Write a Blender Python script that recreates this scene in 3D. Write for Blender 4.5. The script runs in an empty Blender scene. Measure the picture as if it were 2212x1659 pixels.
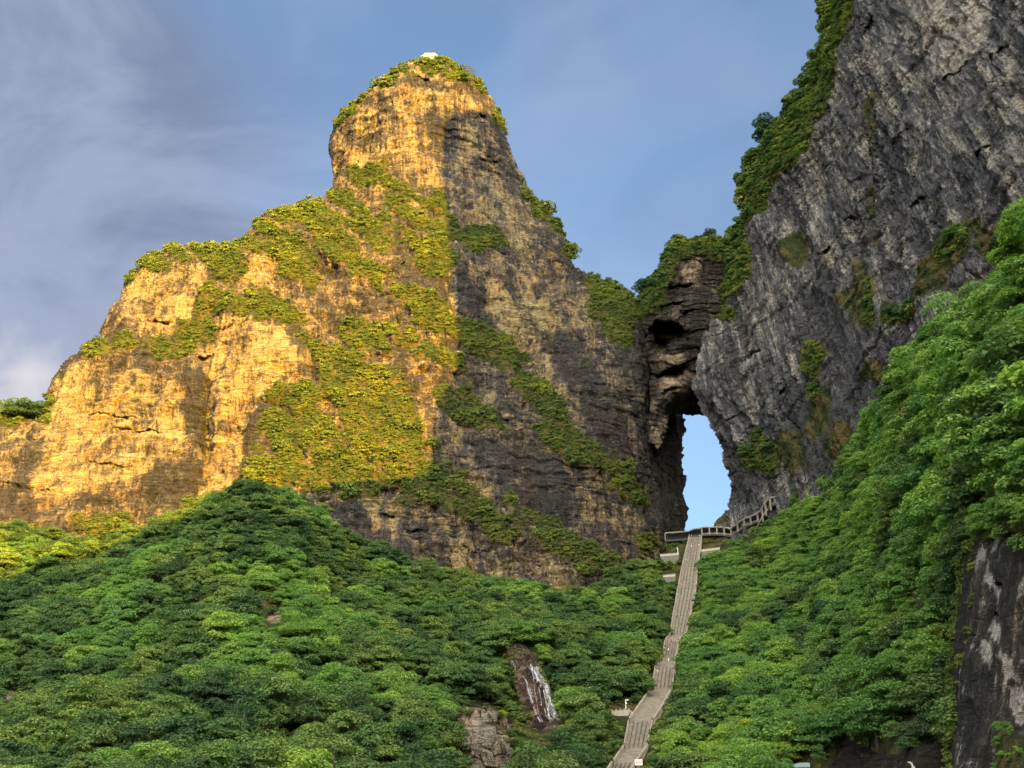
import bpy, bmesh, math, random
import numpy as np
from mathutils import Vector, Matrix

random.seed(11)
rng = np.random.default_rng(11)
scene = bpy.context.scene
COL = scene.collection

# ------------------------------------------------------------------ camera
F = 2484.0            # focal length in units of a 2212 x 1659 layout of the view
CX, CY = 1106.0, 829.5
PITCH = math.radians(22.0)
CAMZ = 1.6
cam_d = bpy.data.cameras.new('camera')
cam = bpy.data.objects.new('camera', cam_d)
COL.objects.link(cam)
cam.location = (0, 0, CAMZ)
cam.rotation_euler = (math.radians(90) + PITCH, 0, 0)
cam_d.sensor_width = 36.0
cam_d.lens = 36.0 * F / 2212.0
cam_d.clip_start = 0.5
cam_d.clip_end = 30000.0
scene.camera = cam

# ------------------------------------------------------------------ sun, sky, exposure
SUN_AZ = math.radians(25.0)       # to the right of straight behind the camera
SUN_EL = math.radians(10.0)
S = Vector((math.sin(SUN_AZ) * math.cos(SUN_EL), -math.cos(SUN_AZ) * math.cos(SUN_EL), math.sin(SUN_EL)))
sun_d = bpy.data.lights.new('sun', 'SUN')
sun_d.energy = 5.0
sun_d.angle = math.radians(0.2)
sun_d.color = (1.0, 0.54, 0.01)
sun = bpy.data.objects.new('sun', sun_d)
COL.objects.link(sun)
sun.rotation_euler = S.to_track_quat('Z', 'Y').to_euler()

world = bpy.data.worlds.new('World')
scene.world = world
world.use_nodes = True


def ray(x, y):
    x = np.asarray(x, float); y = np.asarray(y, float)
    u = (x - CX) / F
    v = (CY - y) / F
    return np.stack([u + 0 * v, math.cos(PITCH) - v * math.sin(PITCH) + 0 * u, math.sin(PITCH) + v * math.cos(PITCH) + 0 * u], -1)


def N(nt, kind, **kw):
    n = nt.nodes.new(kind)
    for k, v in kw.items():
        if k == 'ins':
            for a, b in v.items():
                n.inputs[a].default_value = b
        else:
            setattr(n, k, v)
    return n


def ramp(nt, stops, interp='LINEAR'):
    r = nt.nodes.new('ShaderNodeValToRGB')
    r.color_ramp.interpolation = interp
    e = r.color_ramp.elements
    while len(e) < len(stops):
        e.new(0.5)
    for i, (p, c) in enumerate(stops):
        e[i].position = p
        e[i].color = (c, c, c, 1) if isinstance(c, (int, float)) else (*c, 1)
    return r


def build_world():
    nt = world.node_tree
    nt.nodes.clear()
    L = nt.links
    out = N(nt, 'ShaderNodeOutputWorld')
    bg = N(nt, 'ShaderNodeBackground')
    bg.inputs['Strength'].default_value = 0.066
    sky = N(nt, 'ShaderNodeTexSky', sky_type='NISHITA')
    sky.sun_disc = False
    sky.sun_elevation = SUN_EL
    sky.sun_rotation = math.pi - SUN_AZ
    sky.altitude = 1000
    sky.air_density = 1.0
    sky.dust_density = 1.0
    sky.ozone_density = 2.0
    tc = N(nt, 'ShaderNodeTexCoord')
    mp = N(nt, 'ShaderNodeMapping')
    mp.inputs['Scale'].default_value = (1.0, 1.0, 2.2)
    mp.inputs['Rotation'].default_value = (0.0, 0.35, 0.4)
    mp.inputs['Location'].default_value = (3.7, 1.3, 0.6)
    L.new(tc.outputs['Generated'], mp.inputs['Vector'])
    n1 = N(nt, 'ShaderNodeTexNoise', ins={'Scale': 1.5, 'Detail': 5.0, 'Roughness': 0.45, 'Distortion': 0.4})
    L.new(mp.outputs['Vector'], n1.inputs['Vector'])
    r1 = ramp(nt, [(0.30, 0.1), (0.58, 1.0)], 'EASE')
    L.new(n1.outputs['Fac'], r1.inputs['Fac'])
    # the cloud sheet thickens towards the west (left) and thins out to the east
    sx = N(nt, 'ShaderNodeSeparateXYZ')
    L.new(tc.outputs['Generated'], sx.inputs['Vector'])
    mr = N(nt, 'ShaderNodeMapRange', ins={'From Min': -0.45, 'From Max': 0.30, 'To Min': 1.25, 'To Max': 0.55})
    L.new(sx.outputs['X'], mr.inputs['Value'])
    add = N(nt, 'ShaderNodeMath', operation='MULTIPLY')
    L.new(r1.outputs['Color'], add.inputs[0])
    L.new(mr.outputs['Result'], add.inputs[1])
    # bright low puffs
    n2 = N(nt, 'ShaderNodeTexNoise', ins={'Scale': 3.3, 'Detail': 7.0, 'Roughness': 0.5, 'Distortion': 0.3})
    mp2 = N(nt, 'ShaderNodeMapping')
    mp2.inputs['Location'].default_value = (1.9, 8.1, 2.4)
    mp2.inputs['Scale'].default_value = (1, 1, 1.6)
    L.new(tc.outputs['Generated'], mp2.inputs['Vector'])
    L.new(mp2.outputs['Vector'], n2.inputs['Vector'])
    r2 = ramp(nt, [(0.46, 0.0), (0.68, 1.0)], 'EASE')
    L.new(n2.outputs['Fac'], r2.inputs['Fac'])
    mz = N(nt, 'ShaderNodeMapRange', ins={'From Min': 0.22, 'From Max': 0.46, 'To Min': 0.42, 'To Max': 0.10})
    L.new(sx.outputs['Z'], mz.inputs['Value'])
    mul2 = N(nt, 'ShaderNodeMath', operation='MULTIPLY')
    L.new(r2.outputs['Color'], mul2.inputs[0])
    L.new(mz.outputs['Result'], mul2.inputs[1])
    mixa = N(nt, 'ShaderNodeMix', data_type='RGBA', clamp_factor=True)
    L.new(add.outputs[0], mixa.inputs[0])
    tint = N(nt, 'ShaderNodeMix', data_type='RGBA', blend_type='MULTIPLY')
    tint.inputs[0].default_value = 1.0
    tint.inputs[7].default_value = SKY_TINT
    L.new(sky.outputs['Color'], tint.inputs[6])
    L.new(tint.outputs[2], mixa.inputs[6])
    # cloud glow towards the sun, added out of view to lift the shade
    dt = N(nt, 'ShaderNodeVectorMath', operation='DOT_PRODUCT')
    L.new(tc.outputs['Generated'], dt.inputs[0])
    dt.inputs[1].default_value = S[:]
    gl = N(nt, 'ShaderNodeMapRange', ins={'From Min': -0.2, 'From Max': 1.0, 'To Min': 1.0, 'To Max': SUNSIDE_FILL})
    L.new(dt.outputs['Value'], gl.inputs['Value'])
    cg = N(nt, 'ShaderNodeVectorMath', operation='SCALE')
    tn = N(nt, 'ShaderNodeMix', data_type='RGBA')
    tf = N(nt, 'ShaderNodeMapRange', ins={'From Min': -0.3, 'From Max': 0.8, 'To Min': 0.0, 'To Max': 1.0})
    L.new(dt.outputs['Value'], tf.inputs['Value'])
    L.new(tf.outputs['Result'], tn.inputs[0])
    n3 = N(nt, 'ShaderNodeTexNoise', ins={'Scale': 2.9, 'Detail': 8.0, 'Roughness': 0.56, 'Distortion': 0.9})
    mp3 = N(nt, 'ShaderNodeMapping')
    mp3.inputs['Scale'].default_value = (1.0, 1.0, 1.7)
    mp3.inputs['Rotation'].default_value = (0.0, 0.6, 0.0)
    mp3.inputs['Location'].default_value = (5.3, 2.2, 7.4)
    L.new(tc.outputs['Generated'], mp3.inputs['Vector'])
    L.new(mp3.outputs['Vector'], n3.inputs['Vector'])
    r3 = ramp(nt, [(0.38, 0.0), (0.60, 1.0)], 'EASE')
    L.new(n3.outputs['Fac'], r3.inputs['Fac'])
    tm = N(nt, 'ShaderNodeMix', data_type='RGBA')
    L.new(r3.outputs['Color'], tm.inputs[0])
    tm.inputs[6].default_value = CLOUD_GREY
    tm.inputs[7].default_value = CLOUD_MID
    L.new(tm.outputs[2], tn.inputs[6])
    tn.inputs[7].default_value = CLOUD_FILL
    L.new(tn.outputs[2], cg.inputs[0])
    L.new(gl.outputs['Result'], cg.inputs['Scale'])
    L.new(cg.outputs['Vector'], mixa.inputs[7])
    # cloud cover raised towards the sun so the added glow fills that side
    dn = N(nt, 'ShaderNodeMath', operation='MAXIMUM')
    df = N(nt, 'ShaderNodeMapRange', ins={'From Min': 0.0, 'From Max': 0.7, 'To Min': 0.0, 'To Max': 0.8})
    L.new(dt.outputs['Value'], df.inputs['Value'])
    L.new(add.outputs[0], dn.inputs[0]); L.new(df.outputs['Result'], dn.inputs[1])
    L.new(dn.outputs[0], mixa.inputs[0])
    mixb = N(nt, 'ShaderNodeMix', data_type='RGBA', clamp_factor=True)
    L.new(mul2.outputs[0], mixb.inputs[0])
    L.new(mixa.outputs[2], mixb.inputs[6])
    mixb.inputs[7].default_value = CLOUD_LIGHT
    pd = N(nt, 'ShaderNodeVectorMath', operation='DOT_PRODUCT')
    pn = N(nt, 'ShaderNodeTexNoise', ins={'Scale': 9.0, 'Detail': 8.0, 'Roughness': 0.55})
    L.new(tc.outputs['Generated'], pn.inputs['Vector'])
    L.new(tc.outputs['Generated'], pd.inputs[0])
    v0 = Vector(ray(-60.0, 835.0)).normalized()
    pd.inputs[1].default_value = v0[:]
    ps = N(nt, 'ShaderNodeMath', operation='MULTIPLY_ADD', ins={1: 0.012, 2: -0.006})
    L.new(pn.outputs['Fac'], ps.inputs[0])
    pa = N(nt, 'ShaderNodeMath', operation='ADD')
    L.new(ps.outputs[0], pa.inputs[0]); L.new(pd.outputs['Value'], pa.inputs[1])
    pm = N(nt, 'ShaderNodeMapRange', ins={'From Min': 0.9972, 'From Max': 1.0005, 'To Min': 0.0, 'To Max': 0.8})
    pm.interpolation_type = 'SMOOTHSTEP'
    L.new(pa.outputs[0], pm.inputs['Value'])
    mixp = N(nt, 'ShaderNodeMix', data_type='RGBA', clamp_factor=True)
    L.new(pm.outputs['Result'], mixp.inputs[0])
    L.new(mixb.outputs[2], mixp.inputs[6])
    mixp.inputs[7].default_value = (2.9, 2.75, 2.8, 1)
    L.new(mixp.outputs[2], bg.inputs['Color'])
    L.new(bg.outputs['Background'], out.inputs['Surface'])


SUNSIDE_FILL = 12.5  # added brightening of the unseen cloud behind the camera, fills the shade
CLOUD_FILL = (2.85, 2.65, 2.15, 1)
SKY_TINT = (1.0, 1.0, 1.0, 1)
CLOUD_GREY = (0.74, 0.95, 1.45, 1)
CLOUD_MID = (1.22, 1.46, 2.05, 1)
CLOUD_LIGHT = (2.5, 2.55, 2.9, 1)
build_world()

scene.render.engine = 'CYCLES'
scene.view_settings.view_transform = 'Standard'
scene.view_settings.look = 'None'
scene.view_settings.gamma = 1.0
scene.view_settings.use_curve_mapping = False
scene.view_settings.exposure = 2.15


# ------------------------------------------------------------------ helpers: space, noise
def at(x, y, Y):
    """point seen in direction (x, y) at ground distance Y"""
    d = ray(x, y)
    t = np.asarray(Y, float) / d[..., 1]
    p = d * t[..., None]
    p[..., 2] += CAMZ
    return p


_perm = np.random.default_rng(5).permutation(4096)
_grad = np.random.default_rng(6).normal(size=(4096, 3))
_grad /= np.linalg.norm(_grad, axis=1)[:, None]


def noise(P):
    Pi = np.floor(P).astype(np.int64)
    f = P - Pi
    w = f * f * f * (f * (f * 6 - 15) + 10)
    res = np.zeros(P.shape[:-1])
    for dx in (0, 1):
        hx = _perm[(Pi[..., 0] + dx) & 4095]
        wx = w[..., 0] if dx else 1 - w[..., 0]
        for dy in (0, 1):
            hy = _perm[(hx + Pi[..., 1] + dy) & 4095]
            wy = w[..., 1] if dy else 1 - w[..., 1]
            for dz in (0, 1):
                g = _grad[_perm[(hy + Pi[..., 2] + dz) & 4095]]
                wz = w[..., 2] if dz else 1 - w[..., 2]
                d = g[..., 0] * (f[..., 0] - dx) + g[..., 1] * (f[..., 1] - dy) + g[..., 2] * (f[..., 2] - dz)
                res += d * wx * wy * wz
    return res * 1.5


def fbm(P, oct=4, gain=0.5):
    s = 0; a = 1
    for o in range(oct):
        s = s + a * noise(P + 17.3 * o)
        P = P * 2.03
        a *= gain
    return s


def ridged(P, oct=3, gain=0.5):
    s = 0; a = 1
    for o in range(oct):
        s = s + a * (1 - 2.2 * np.abs(noise(P + 9.1 * o)))
        P = P * 2.07
        a *= gain
    return s


def inside(poly, x, y):
    poly = np.asarray(poly, float)
    c = np.zeros(x.shape, bool)
    n = len(poly)
    for i in range(n):
        x0, y0 = poly[i]; x1, y1 = poly[(i + 1) % n]
        if y0 == y1:
            continue
        m = ((y0 > y) != (y1 > y)) & (x < (x1 - x0) * (y - y0) / (y1 - y0) + x0)
        c ^= m
    return c


def seg_dist(pts, x, y):
    d = np.full(x.shape, 1e9)
    pts = np.asarray(pts, float)
    for (x0, y0), (x1, y1) in zip(pts[:-1], pts[1:]):
        dx, dy = x1 - x0, y1 - y0
        t = np.clip(((x - x0) * dx + (y - y0) * dy) / (dx * dx + dy * dy + 1e-9), 0, 1)
        d = np.minimum(d, np.hypot(x - x0 - t * dx, y - y0 - t * dy))
    return d


def rbf(ctrl):
    C = np.asarray(ctrl, float)
    xy = C[:, :2] / 500.0
    n = len(C)
    K = np.linalg.norm(xy[:, None] - xy[None], axis=2)
    A = np.zeros((n + 3, n + 3))
    A[:n, :n] = -K + 0.004 * np.eye(n) * 0
    A[:n, n] = 1; A[:n, n + 1:] = xy
    A[n:, :n] = A[:n, n:].T
    b = np.concatenate([C[:, 2], [0, 0, 0]])
    w = np.linalg.solve(A, b)

    def f(x, y):
        X = np.asarray(x, float) / 500.0; Yy = np.asarray(y, float) / 500.0
        r = w[n] + w[n + 1] * X + w[n + 2] * Yy
        for i in range(n):
            r = r - w[i] * np.sqrt((X - xy[i, 0]) ** 2 + (Yy - xy[i, 1]) ** 2 + 0.0016)
        return r
    return f


def blur(a, k):
    for _ in range(2):
        for ax in (0, 1):
            c = np.cumsum(np.pad(a, [(k + 1, k) if i == ax else (0, 0) for i in (0, 1)], mode='edge'), axis=ax)
            if ax == 0:
                a = (c[2 * k + 1:] - c[:-(2 * k + 1)]) / (2 * k + 1)
            else:
                a = (c[:, 2 * k + 1:] - c[:, :-(2 * k + 1)]) / (2 * k + 1)
    return a


def sstep(a, b, x):
    t = np.clip((x - a) / (b - a), 0, 1)
    return t * t * (3 - 2 * t)


def mesh_np(name, verts, quads, mat=None, smooth=True):
    me = bpy.data.meshes.new(name)
    verts = np.ascontiguousarray(verts, dtype=np.float32)
    quads = np.ascontiguousarray(quads, dtype=np.int32)
    nv, nf, k = len(verts), len(quads), quads.shape[1]
    me.vertices.add(nv); me.vertices.foreach_set('co', verts.ravel())
    me.loops.add(nf * k); me.loops.foreach_set('vertex_index', quads.ravel())
    me.polygons.add(nf)
    me.polygons.foreach_set('loop_start', np.arange(0, nf * k, k, dtype=np.int32))
    me.polygons.foreach_set('loop_total', np.full(nf, k, np.int32))
    me.polygons.foreach_set('use_smooth', np.full(nf, smooth))
    me.update(calc_edges=True)
    me.validate()
    if mat:
        me.materials.append(mat)
    return me


def link(name, me, parent=None, **props):
    o = bpy.data.objects.new(name, me)
    COL.objects.link(o)
    if parent:
        o.parent = parent
    for k, v in props.items():
        o[k] = v
    return o


def thing(name, loc, label, cat, group=None, rz=0.0):
    o = bpy.data.objects.new(name, None)
    COL.objects.link(o)
    o.empty_display_size = 0.5
    o.location = loc
    o.rotation_euler = (0, 0, rz)
    o['label'] = label; o['category'] = cat
    if group:
        o['group'] = group
    return o


# ------------------------------------------------------------------ materials
def new_mat(name):
    m = bpy.data.materials.new(name)
    m.use_nodes = True
    nt = m.node_tree
    nt.nodes.clear()
    out = N(nt, 'ShaderNodeOutputMaterial')
    return m, nt, out


def mixc(nt, fac, a, b, blend='MIX'):
    m = N(nt, 'ShaderNodeMix', data_type='RGBA', clamp_factor=True, blend_type=blend)
    for idx, v in ((0, fac), (6, a), (7, b)):
        if isinstance(v, (int, float)):
            m.inputs[idx].default_value = v
        elif isinstance(v, tuple):
            m.inputs[idx].default_value = (*v, 1)
        else:
            nt.links.new(v, m.inputs[idx])
    return m.outputs[2]


def math_n(nt, op, a, b=None, clamp=False):
    m = N(nt, 'ShaderNodeMath', operation=op, use_clamp=clamp)
    for i, v in enumerate((a, b)):
        if v is None:
            continue
        if isinstance(v, (int, float)):
            m.inputs[i].default_value = v
        else:
            nt.links.new(v, m.inputs[i])
    return m.outputs[0]


def rock_mat(name, rot=(0, 0, 0), pale=(0.51, 0.385, 0.185), tan=(0.285, 0.212, 0.135), dark=(0.13, 0.117, 0.107),
             bias=0.0, streak=1.0, strata=1.0, scale=1.0, fine=1.0, blob=1.0, pw=0.62, hues=0.8):
    """bedded limestone: pale fresh rock, tan weathering, dark algae curtains; mask attribute: R moss, G pale, B dark"""
    m, nt, out = new_mat(name)
    L = nt.links
    tc = N(nt, 'ShaderNodeTexCoord')
    mp = N(nt, 'ShaderNodeMapping')
    mp.inputs['Rotation'].default_value = rot
    mp.inputs['Scale'].default_value = (scale, scale, scale)
    L.new(tc.outputs['Object'], mp.inputs['Vector'])
    base = mp.outputs['Vector']

    def nz(scl, detail=6.0, rough=0.55, stretch=(1, 1, 1), dist=0.0, loc=(0, 0, 0)):
        k = N(nt, 'ShaderNodeMapping')
        k.inputs['Scale'].default_value = stretch
        k.inputs['Location'].default_value = loc
        L.new(base, k.inputs['Vector'])
        t = N(nt, 'ShaderNodeTexNoise', ins={'Scale': scl, 'Detail': detail, 'Roughness': rough, 'Distortion': dist})
        L.new(k.outputs['Vector'], t.inputs['Vector'])
        return t.outputs['Fac']

    att = N(nt, 'ShaderNodeAttribute', attribute_name='mask')
    sep = N(nt, 'ShaderNodeSeparateColor')
    L.new(att.outputs['Color'], sep.inputs['Color'])
    moss, palem, darkm = sep.outputs[0], sep.outputs[1], sep.outputs[2]

    big = nz(0.022, 5, 0.6, (1, 1, 0.7), 0.6)
    st = nz(0.16, 7, 0.62, (1, 1, 0.13), 0.3, (3, 1, 9))
    st2 = nz(0.5, 5, 0.65, (1, 1, 0.10), 0.2, (7, 4, 2))
    bl = nz(0.085, 7, 0.6, (1, 1, 1.2), 0.5, (1, 8, 5))
    fi = nz(0.9, 8, 0.7, (1, 1, 1.1), 0.3)
    # weathering value
    v = math_n(nt, 'MULTIPLY', st, 0.62 * streak)
    v = math_n(nt, 'ADD', v, math_n(nt, 'MULTIPLY', big, 0.42))
    v = math_n(nt, 'ADD', v, math_n(nt, 'MULTIPLY', st2, 0.42 * streak))
    v = math_n(nt, 'ADD', v, math_n(nt, 'MULTIPLY', bl, 0.55 * blob))
    v = math_n(nt, 'ADD', v, math_n(nt, 'MULTIPLY', fi, 0.40))
    # centre about (0.31+.275+.15+.375+.125)
    c0 = 0.31 * streak + .21 + .21 * streak + .275 * blob + .20
    v = math_n(nt, 'SUBTRACT', v, c0)
    v = math_n(nt, 'MULTIPLY', v, 3.6)
    v = math_n(nt, 'ADD', v, 0.5 + bias)
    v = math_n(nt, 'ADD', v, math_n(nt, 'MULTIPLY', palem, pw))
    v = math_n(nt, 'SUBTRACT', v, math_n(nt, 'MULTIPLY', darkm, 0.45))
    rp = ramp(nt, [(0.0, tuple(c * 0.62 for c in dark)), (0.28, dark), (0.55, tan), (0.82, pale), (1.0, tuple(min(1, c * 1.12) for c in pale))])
    L.new(v, rp.inputs['Fac'])
    col = rp.outputs['Color']
    # hue drift: pinkish iron stain and bluish grey lichens
    hue = nz(0.05, 4, 0.6, (1, 1, 0.35), 0.4, (11, 2, 6))
    hr = ramp(nt, [(0.38, (0.93, 0.98, 1.03)), (0.52, (1, 1, 1)), (0.66, (1.16, 0.97, 0.84))])
    L.new(hue, hr.inputs['Fac'])
    col = mixc(nt, hues, col, hr.outputs['Color'], 'MULTIPLY')
    # dirt in joints
    vo = N(nt, 'ShaderNodeTexVoronoi', feature='DISTANCE_TO_EDGE', ins={'Scale': 0.16, 'Randomness': 1.0})
    km = N(nt, 'ShaderNodeMapping')
    km.inputs['Scale'].default_value = (1, 1, 1.5)
    wob = N(nt, 'ShaderNodeTexNoise', ins={'Scale': 0.25, 'Detail': 5.0, 'Roughness': 0.6})
    L.new(base, wob.inputs['Vector'])
    vm = N(nt, 'ShaderNodeVectorMath', operation='MULTIPLY_ADD')
    L.new(wob.outputs['Color'], vm.inputs[0])
    vm.inputs[1].default_value = (7, 7, 7)
    L.new(base, vm.inputs[2])
    L.new(vm.outputs['Vector'], km.inputs['Vector'])
    L.new(km.outputs['Vector'], vo.inputs['Vector'])
    cr = ramp(nt, [(0.0, 0.45), (0.055, 1.0)])
    L.new(vo.outputs['Distance'], cr.inputs['Fac'])
    crk = nz(0.06, 3, 0.5, (1, 1, 1), 0, (4, 4, 4))
    crm = ramp(nt, [(0.45, 0.0), (0.6, 1.0)])
    L.new(crk, crm.inputs['Fac'])
    col = mixc(nt, math_n(nt, 'MULTIPLY', crm.outputs['Color'], 0.8), col, mixc(nt, 1.0, col, cr.outputs['Color'], 'MULTIPLY'))
    # bedding planes: thin sheets with a soft dip
    sz = N(nt, 'ShaderNodeSeparateXYZ')
    L.new(vm.outputs['Vector'], sz.inputs['Vector'])
    zz = math_n(nt, 'MULTIPLY', sz.outputs['Z'], 0.30)
    zc = N(nt, 'ShaderNodeCombineXYZ')
    L.new(zz, zc.inputs['Z'])
    L.new(math_n(nt, 'MULTIPLY', sz.outputs['X'], 0.012), zc.inputs['X'])
    bed = N(nt, 'ShaderNodeTexNoise', ins={'Scale': 1.0, 'Detail': 4.0, 'Roughness': 0.7})
    L.new(zc.outputs['Vector'], bed.inputs['Vector'])
    bl2 = ramp(nt, [(0.36, 0.42), (0.43, 1.0)])
    L.new(bed.outputs['Fac'], bl2.inputs['Fac'])
    bmk = ramp(nt, [(0.42, 0.0), (0.56, 1.0)])
    L.new(big, bmk.inputs['Fac'])
    col = mixc(nt, math_n(nt, 'MULTIPLY', bmk.outputs['Color'], 0.7 * min(1.0, strata)), col, mixc(nt, 1.0, col, bl2.outputs['Color'], 'MULTIPLY'))
    def line(scl, stretch, width, loc, detail=4.0):
        n = nz(scl, detail, 0.55, stretch, 0.15, loc)
        a = math_n(nt, 'ABSOLUTE', math_n(nt, 'SUBTRACT', n, 0.5))
        r = N(nt, 'ShaderNodeMapRange', ins={'From Min': 0.0, 'From Max': width, 'To Min': 0.0, 'To Max': 1.0})
        nt.links.new(a, r.inputs['Value'])
        return r.outputs['Result']
    l1 = line(0.11, (1, 1, 0.10), 0.020, (2, 9, 4))
    l2 = line(0.26, (0.07, 0.07, 1), 0.026, (8, 3, 4), 5.0)
    l4 = line(0.62, (0.10, 0.10, 1), 0.03, (1, 5, 7))
    l3 = line(0.34, (1, 1, 0.16), 0.030, (6, 6, 1))
    lm_ = ramp(nt, [(0.44, 0.0), (0.56, 1.0)])
    L.new(bl, lm_.inputs['Fac'])
    l3 = math_n(nt, 'MAXIMUM', l3, lm_.outputs['Color'])
    inv = math_n(nt, 'SUBTRACT', 1.0, lm_.outputs['Color'])
    l4 = math_n(nt, 'MAXIMUM', l4, inv)
    lines = math_n(nt, 'MULTIPLY', math_n(nt, 'MULTIPLY', l1, l2), math_n(nt, 'MULTIPLY', l3, l4))
    lr = ramp(nt, [(0.0, 0.36), (1.0, 1.0)])
    L.new(lines, lr.inputs['Fac'])
    col = mixc(nt, 0.85, col, mixc(nt, 1.0, col, lr.outputs['Color'], 'MULTIPLY'))
    # moss and grass on the rock
    mn = nz(0.35, 8, 0.7, (1, 1, 0.8), 0.4, (5, 5, 1))
    mf = math_n(nt, 'ADD', moss, math_n(nt, 'MULTIPLY', math_n(nt, 'SUBTRACT', mn, 0.5), 1.7))
    mr = ramp(nt, [(0.42, 0.0), (0.62, 1.0)])
    L.new(mf, mr.inputs['Fac'])
    gcol = ramp(nt, [(0.3, (0.022, 0.040, 0.014)), (0.5, (0.055, 0.080, 0.022)), (0.72, (0.115, 0.125, 0.035))])
    L.new(fi, gcol.inputs['Fac'])
    dry = nz(0.11, 6, 0.6, (1, 1, 0.8), 0.4, (15, 5, 21))
    dr = ramp(nt, [(0.46, 0.0), (0.58, 0.85)])
    L.new(dry, dr.inputs['Fac'])
    gc = mixc(nt, dr.outputs['Color'], gcol.outputs['Color'], (0.21, 0.155, 0.055))
    col = mixc(nt, mr.outputs['Color'], col, gc)
    bs = N(nt, 'ShaderNodeBsdfPrincipled')
    bs.inputs['Roughness'].default_value = 0.9
    bs.inputs['Specular IOR Level'].default_value = 0.2
    L.new(col, bs.inputs['Base Color'])
    # relief
    h = math_n(nt, 'MULTIPLY', fi, 1.3 * fine)
    h = math_n(nt, 'ADD', h, math_n(nt, 'MULTIPLY', st2, 1.3 * streak))
    h = math_n(nt, 'ADD', h, math_n(nt, 'MULTIPLY', bed.outputs['Fac'], 2.4 * strata))
    h = math_n(nt, 'ADD', h, math_n(nt, 'MULTIPLY', bl, 1.8))
    h = math_n(nt, 'ADD', h, math_n(nt, 'MULTIPLY', cr.outputs['Color'], 0.5))
    h = math_n(nt, 'ADD', h, math_n(nt, 'MULTIPLY', lines, 0.55))
    bp = N(nt, 'ShaderNodeBump', ins={'Strength': 1.0, 'Distance': 2.6})
    L.new(h, bp.inputs['Height'])
    L.new(bp.outputs['Normal'], bs.inputs['Normal'])
    L.new(bs.outputs['BSDF'], out.inputs['Surface'])
    return m


def leaf_mat(name, c_lo, c_hi, c_odd, trans=0.35):
    m, nt, out = new_mat(name)
    L = nt.links
    oi = N(nt, 'ShaderNodeObjectInfo')
    ge = N(nt, 'ShaderNodeNewGeometry')
    r = ramp(nt, [(0.0, c_lo), (0.55, c_hi), (0.82, c_odd), (1.0, tuple(a * 0.8 + b * 0.2 for a, b in zip(c_lo, c_odd)))])
    L.new(oi.outputs['Random'], r.inputs['Fac'])
    mr = N(nt, 'ShaderNodeMapRange', ins={'To Min': 0.62, 'To Max': 1.42})
    L.new(ge.outputs['Random Per Island'], mr.inputs['Value'])
    # patches of young and old growth over the slope
    n = N(nt, 'ShaderNodeTexNoise', ins={'Scale': 0.035, 'Detail': 3.0})
    L.new(ge.outputs['Position'], n.inputs['Vector'])
    pr = ramp(nt, [(0.38, (0.78, 0.86, 0.95)), (0.5, (1, 1, 1)), (0.64, (1.35, 1.22, 0.95))])
    L.new(n.outputs['Fac'], pr.inputs['Fac'])
    c = mixc(nt, 1.0, r.outputs['Color'], pr.outputs['Color'], 'MULTIPLY')
    sc = N(nt, 'ShaderNodeVectorMath', operation='SCALE')
    L.new(c, sc.inputs[0])
    L.new(mr.outputs['Result'], sc.inputs['Scale'])
    d = N(nt, 'ShaderNodeBsdfPrincipled')
    d.inputs['Roughness'].default_value = 0.55
    d.inputs['Specular IOR Level'].default_value = 0.25
    L.new(sc.outputs['Vector'], d.inputs['Base Color'])
    t = N(nt, 'ShaderNodeBsdfTranslucent')
    tcol = mixc(nt, 1.0, sc.outputs['Vector'], (1.25, 1.3, 0.6), 'MULTIPLY')
    L.new(tcol, t.inputs['Color'])
    ms = N(nt, 'ShaderNodeMixShader')
    ms.inputs[0].default_value = trans
    L.new(d.outputs['BSDF'], ms.inputs[1])
    L.new(t.outputs['BSDF'], ms.inputs[2])
    L.new(ms.outputs['Shader'], out.inputs['Surface'])
    return m


def plain_mat(name, col, rough=0.8, var=0.25, scale=2.0, metal=0.0, bump=0.0, stretch=(1, 1, 1)):
    m, nt, out = new_mat(name)
    L = nt.links
    tc = N(nt, 'ShaderNodeTexCoord')
    mp = N(nt, 'ShaderNodeMapping')
    mp.inputs['Scale'].default_value = stretch
    L.new(tc.outputs['Object'], mp.inputs['Vector'])
    n = N(nt, 'ShaderNodeTexNoise', ins={'Scale': scale, 'Detail': 7.0, 'Roughness': 0.65})
    L.new(mp.outputs['Vector'], n.inputs['Vector'])
    r = ramp(nt, [(0.3, tuple(c * (1 - var) for c in col)), (0.7, tuple(min(1, c * (1 + var)) for c in col))])
    L.new(n.outputs['Fac'], r.inputs['Fac'])
    b = N(nt, 'ShaderNodeBsdfPrincipled')
    b.inputs['Roughness'].default_value = rough
    b.inputs['Metallic'].default_value = metal
    L.new(r.outputs['Color'], b.inputs['Base Color'])
    if bump:
        bp = N(nt, 'ShaderNodeBump', ins={'Strength': 0.6, 'Distance': bump})
        L.new(n.outputs['Fac'], bp.inputs['Height'])
        L.new(bp.outputs['Normal'], b.inputs['Normal'])
    L.new(b.outputs['BSDF'], out.inputs['Surface'])
    return m


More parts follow.
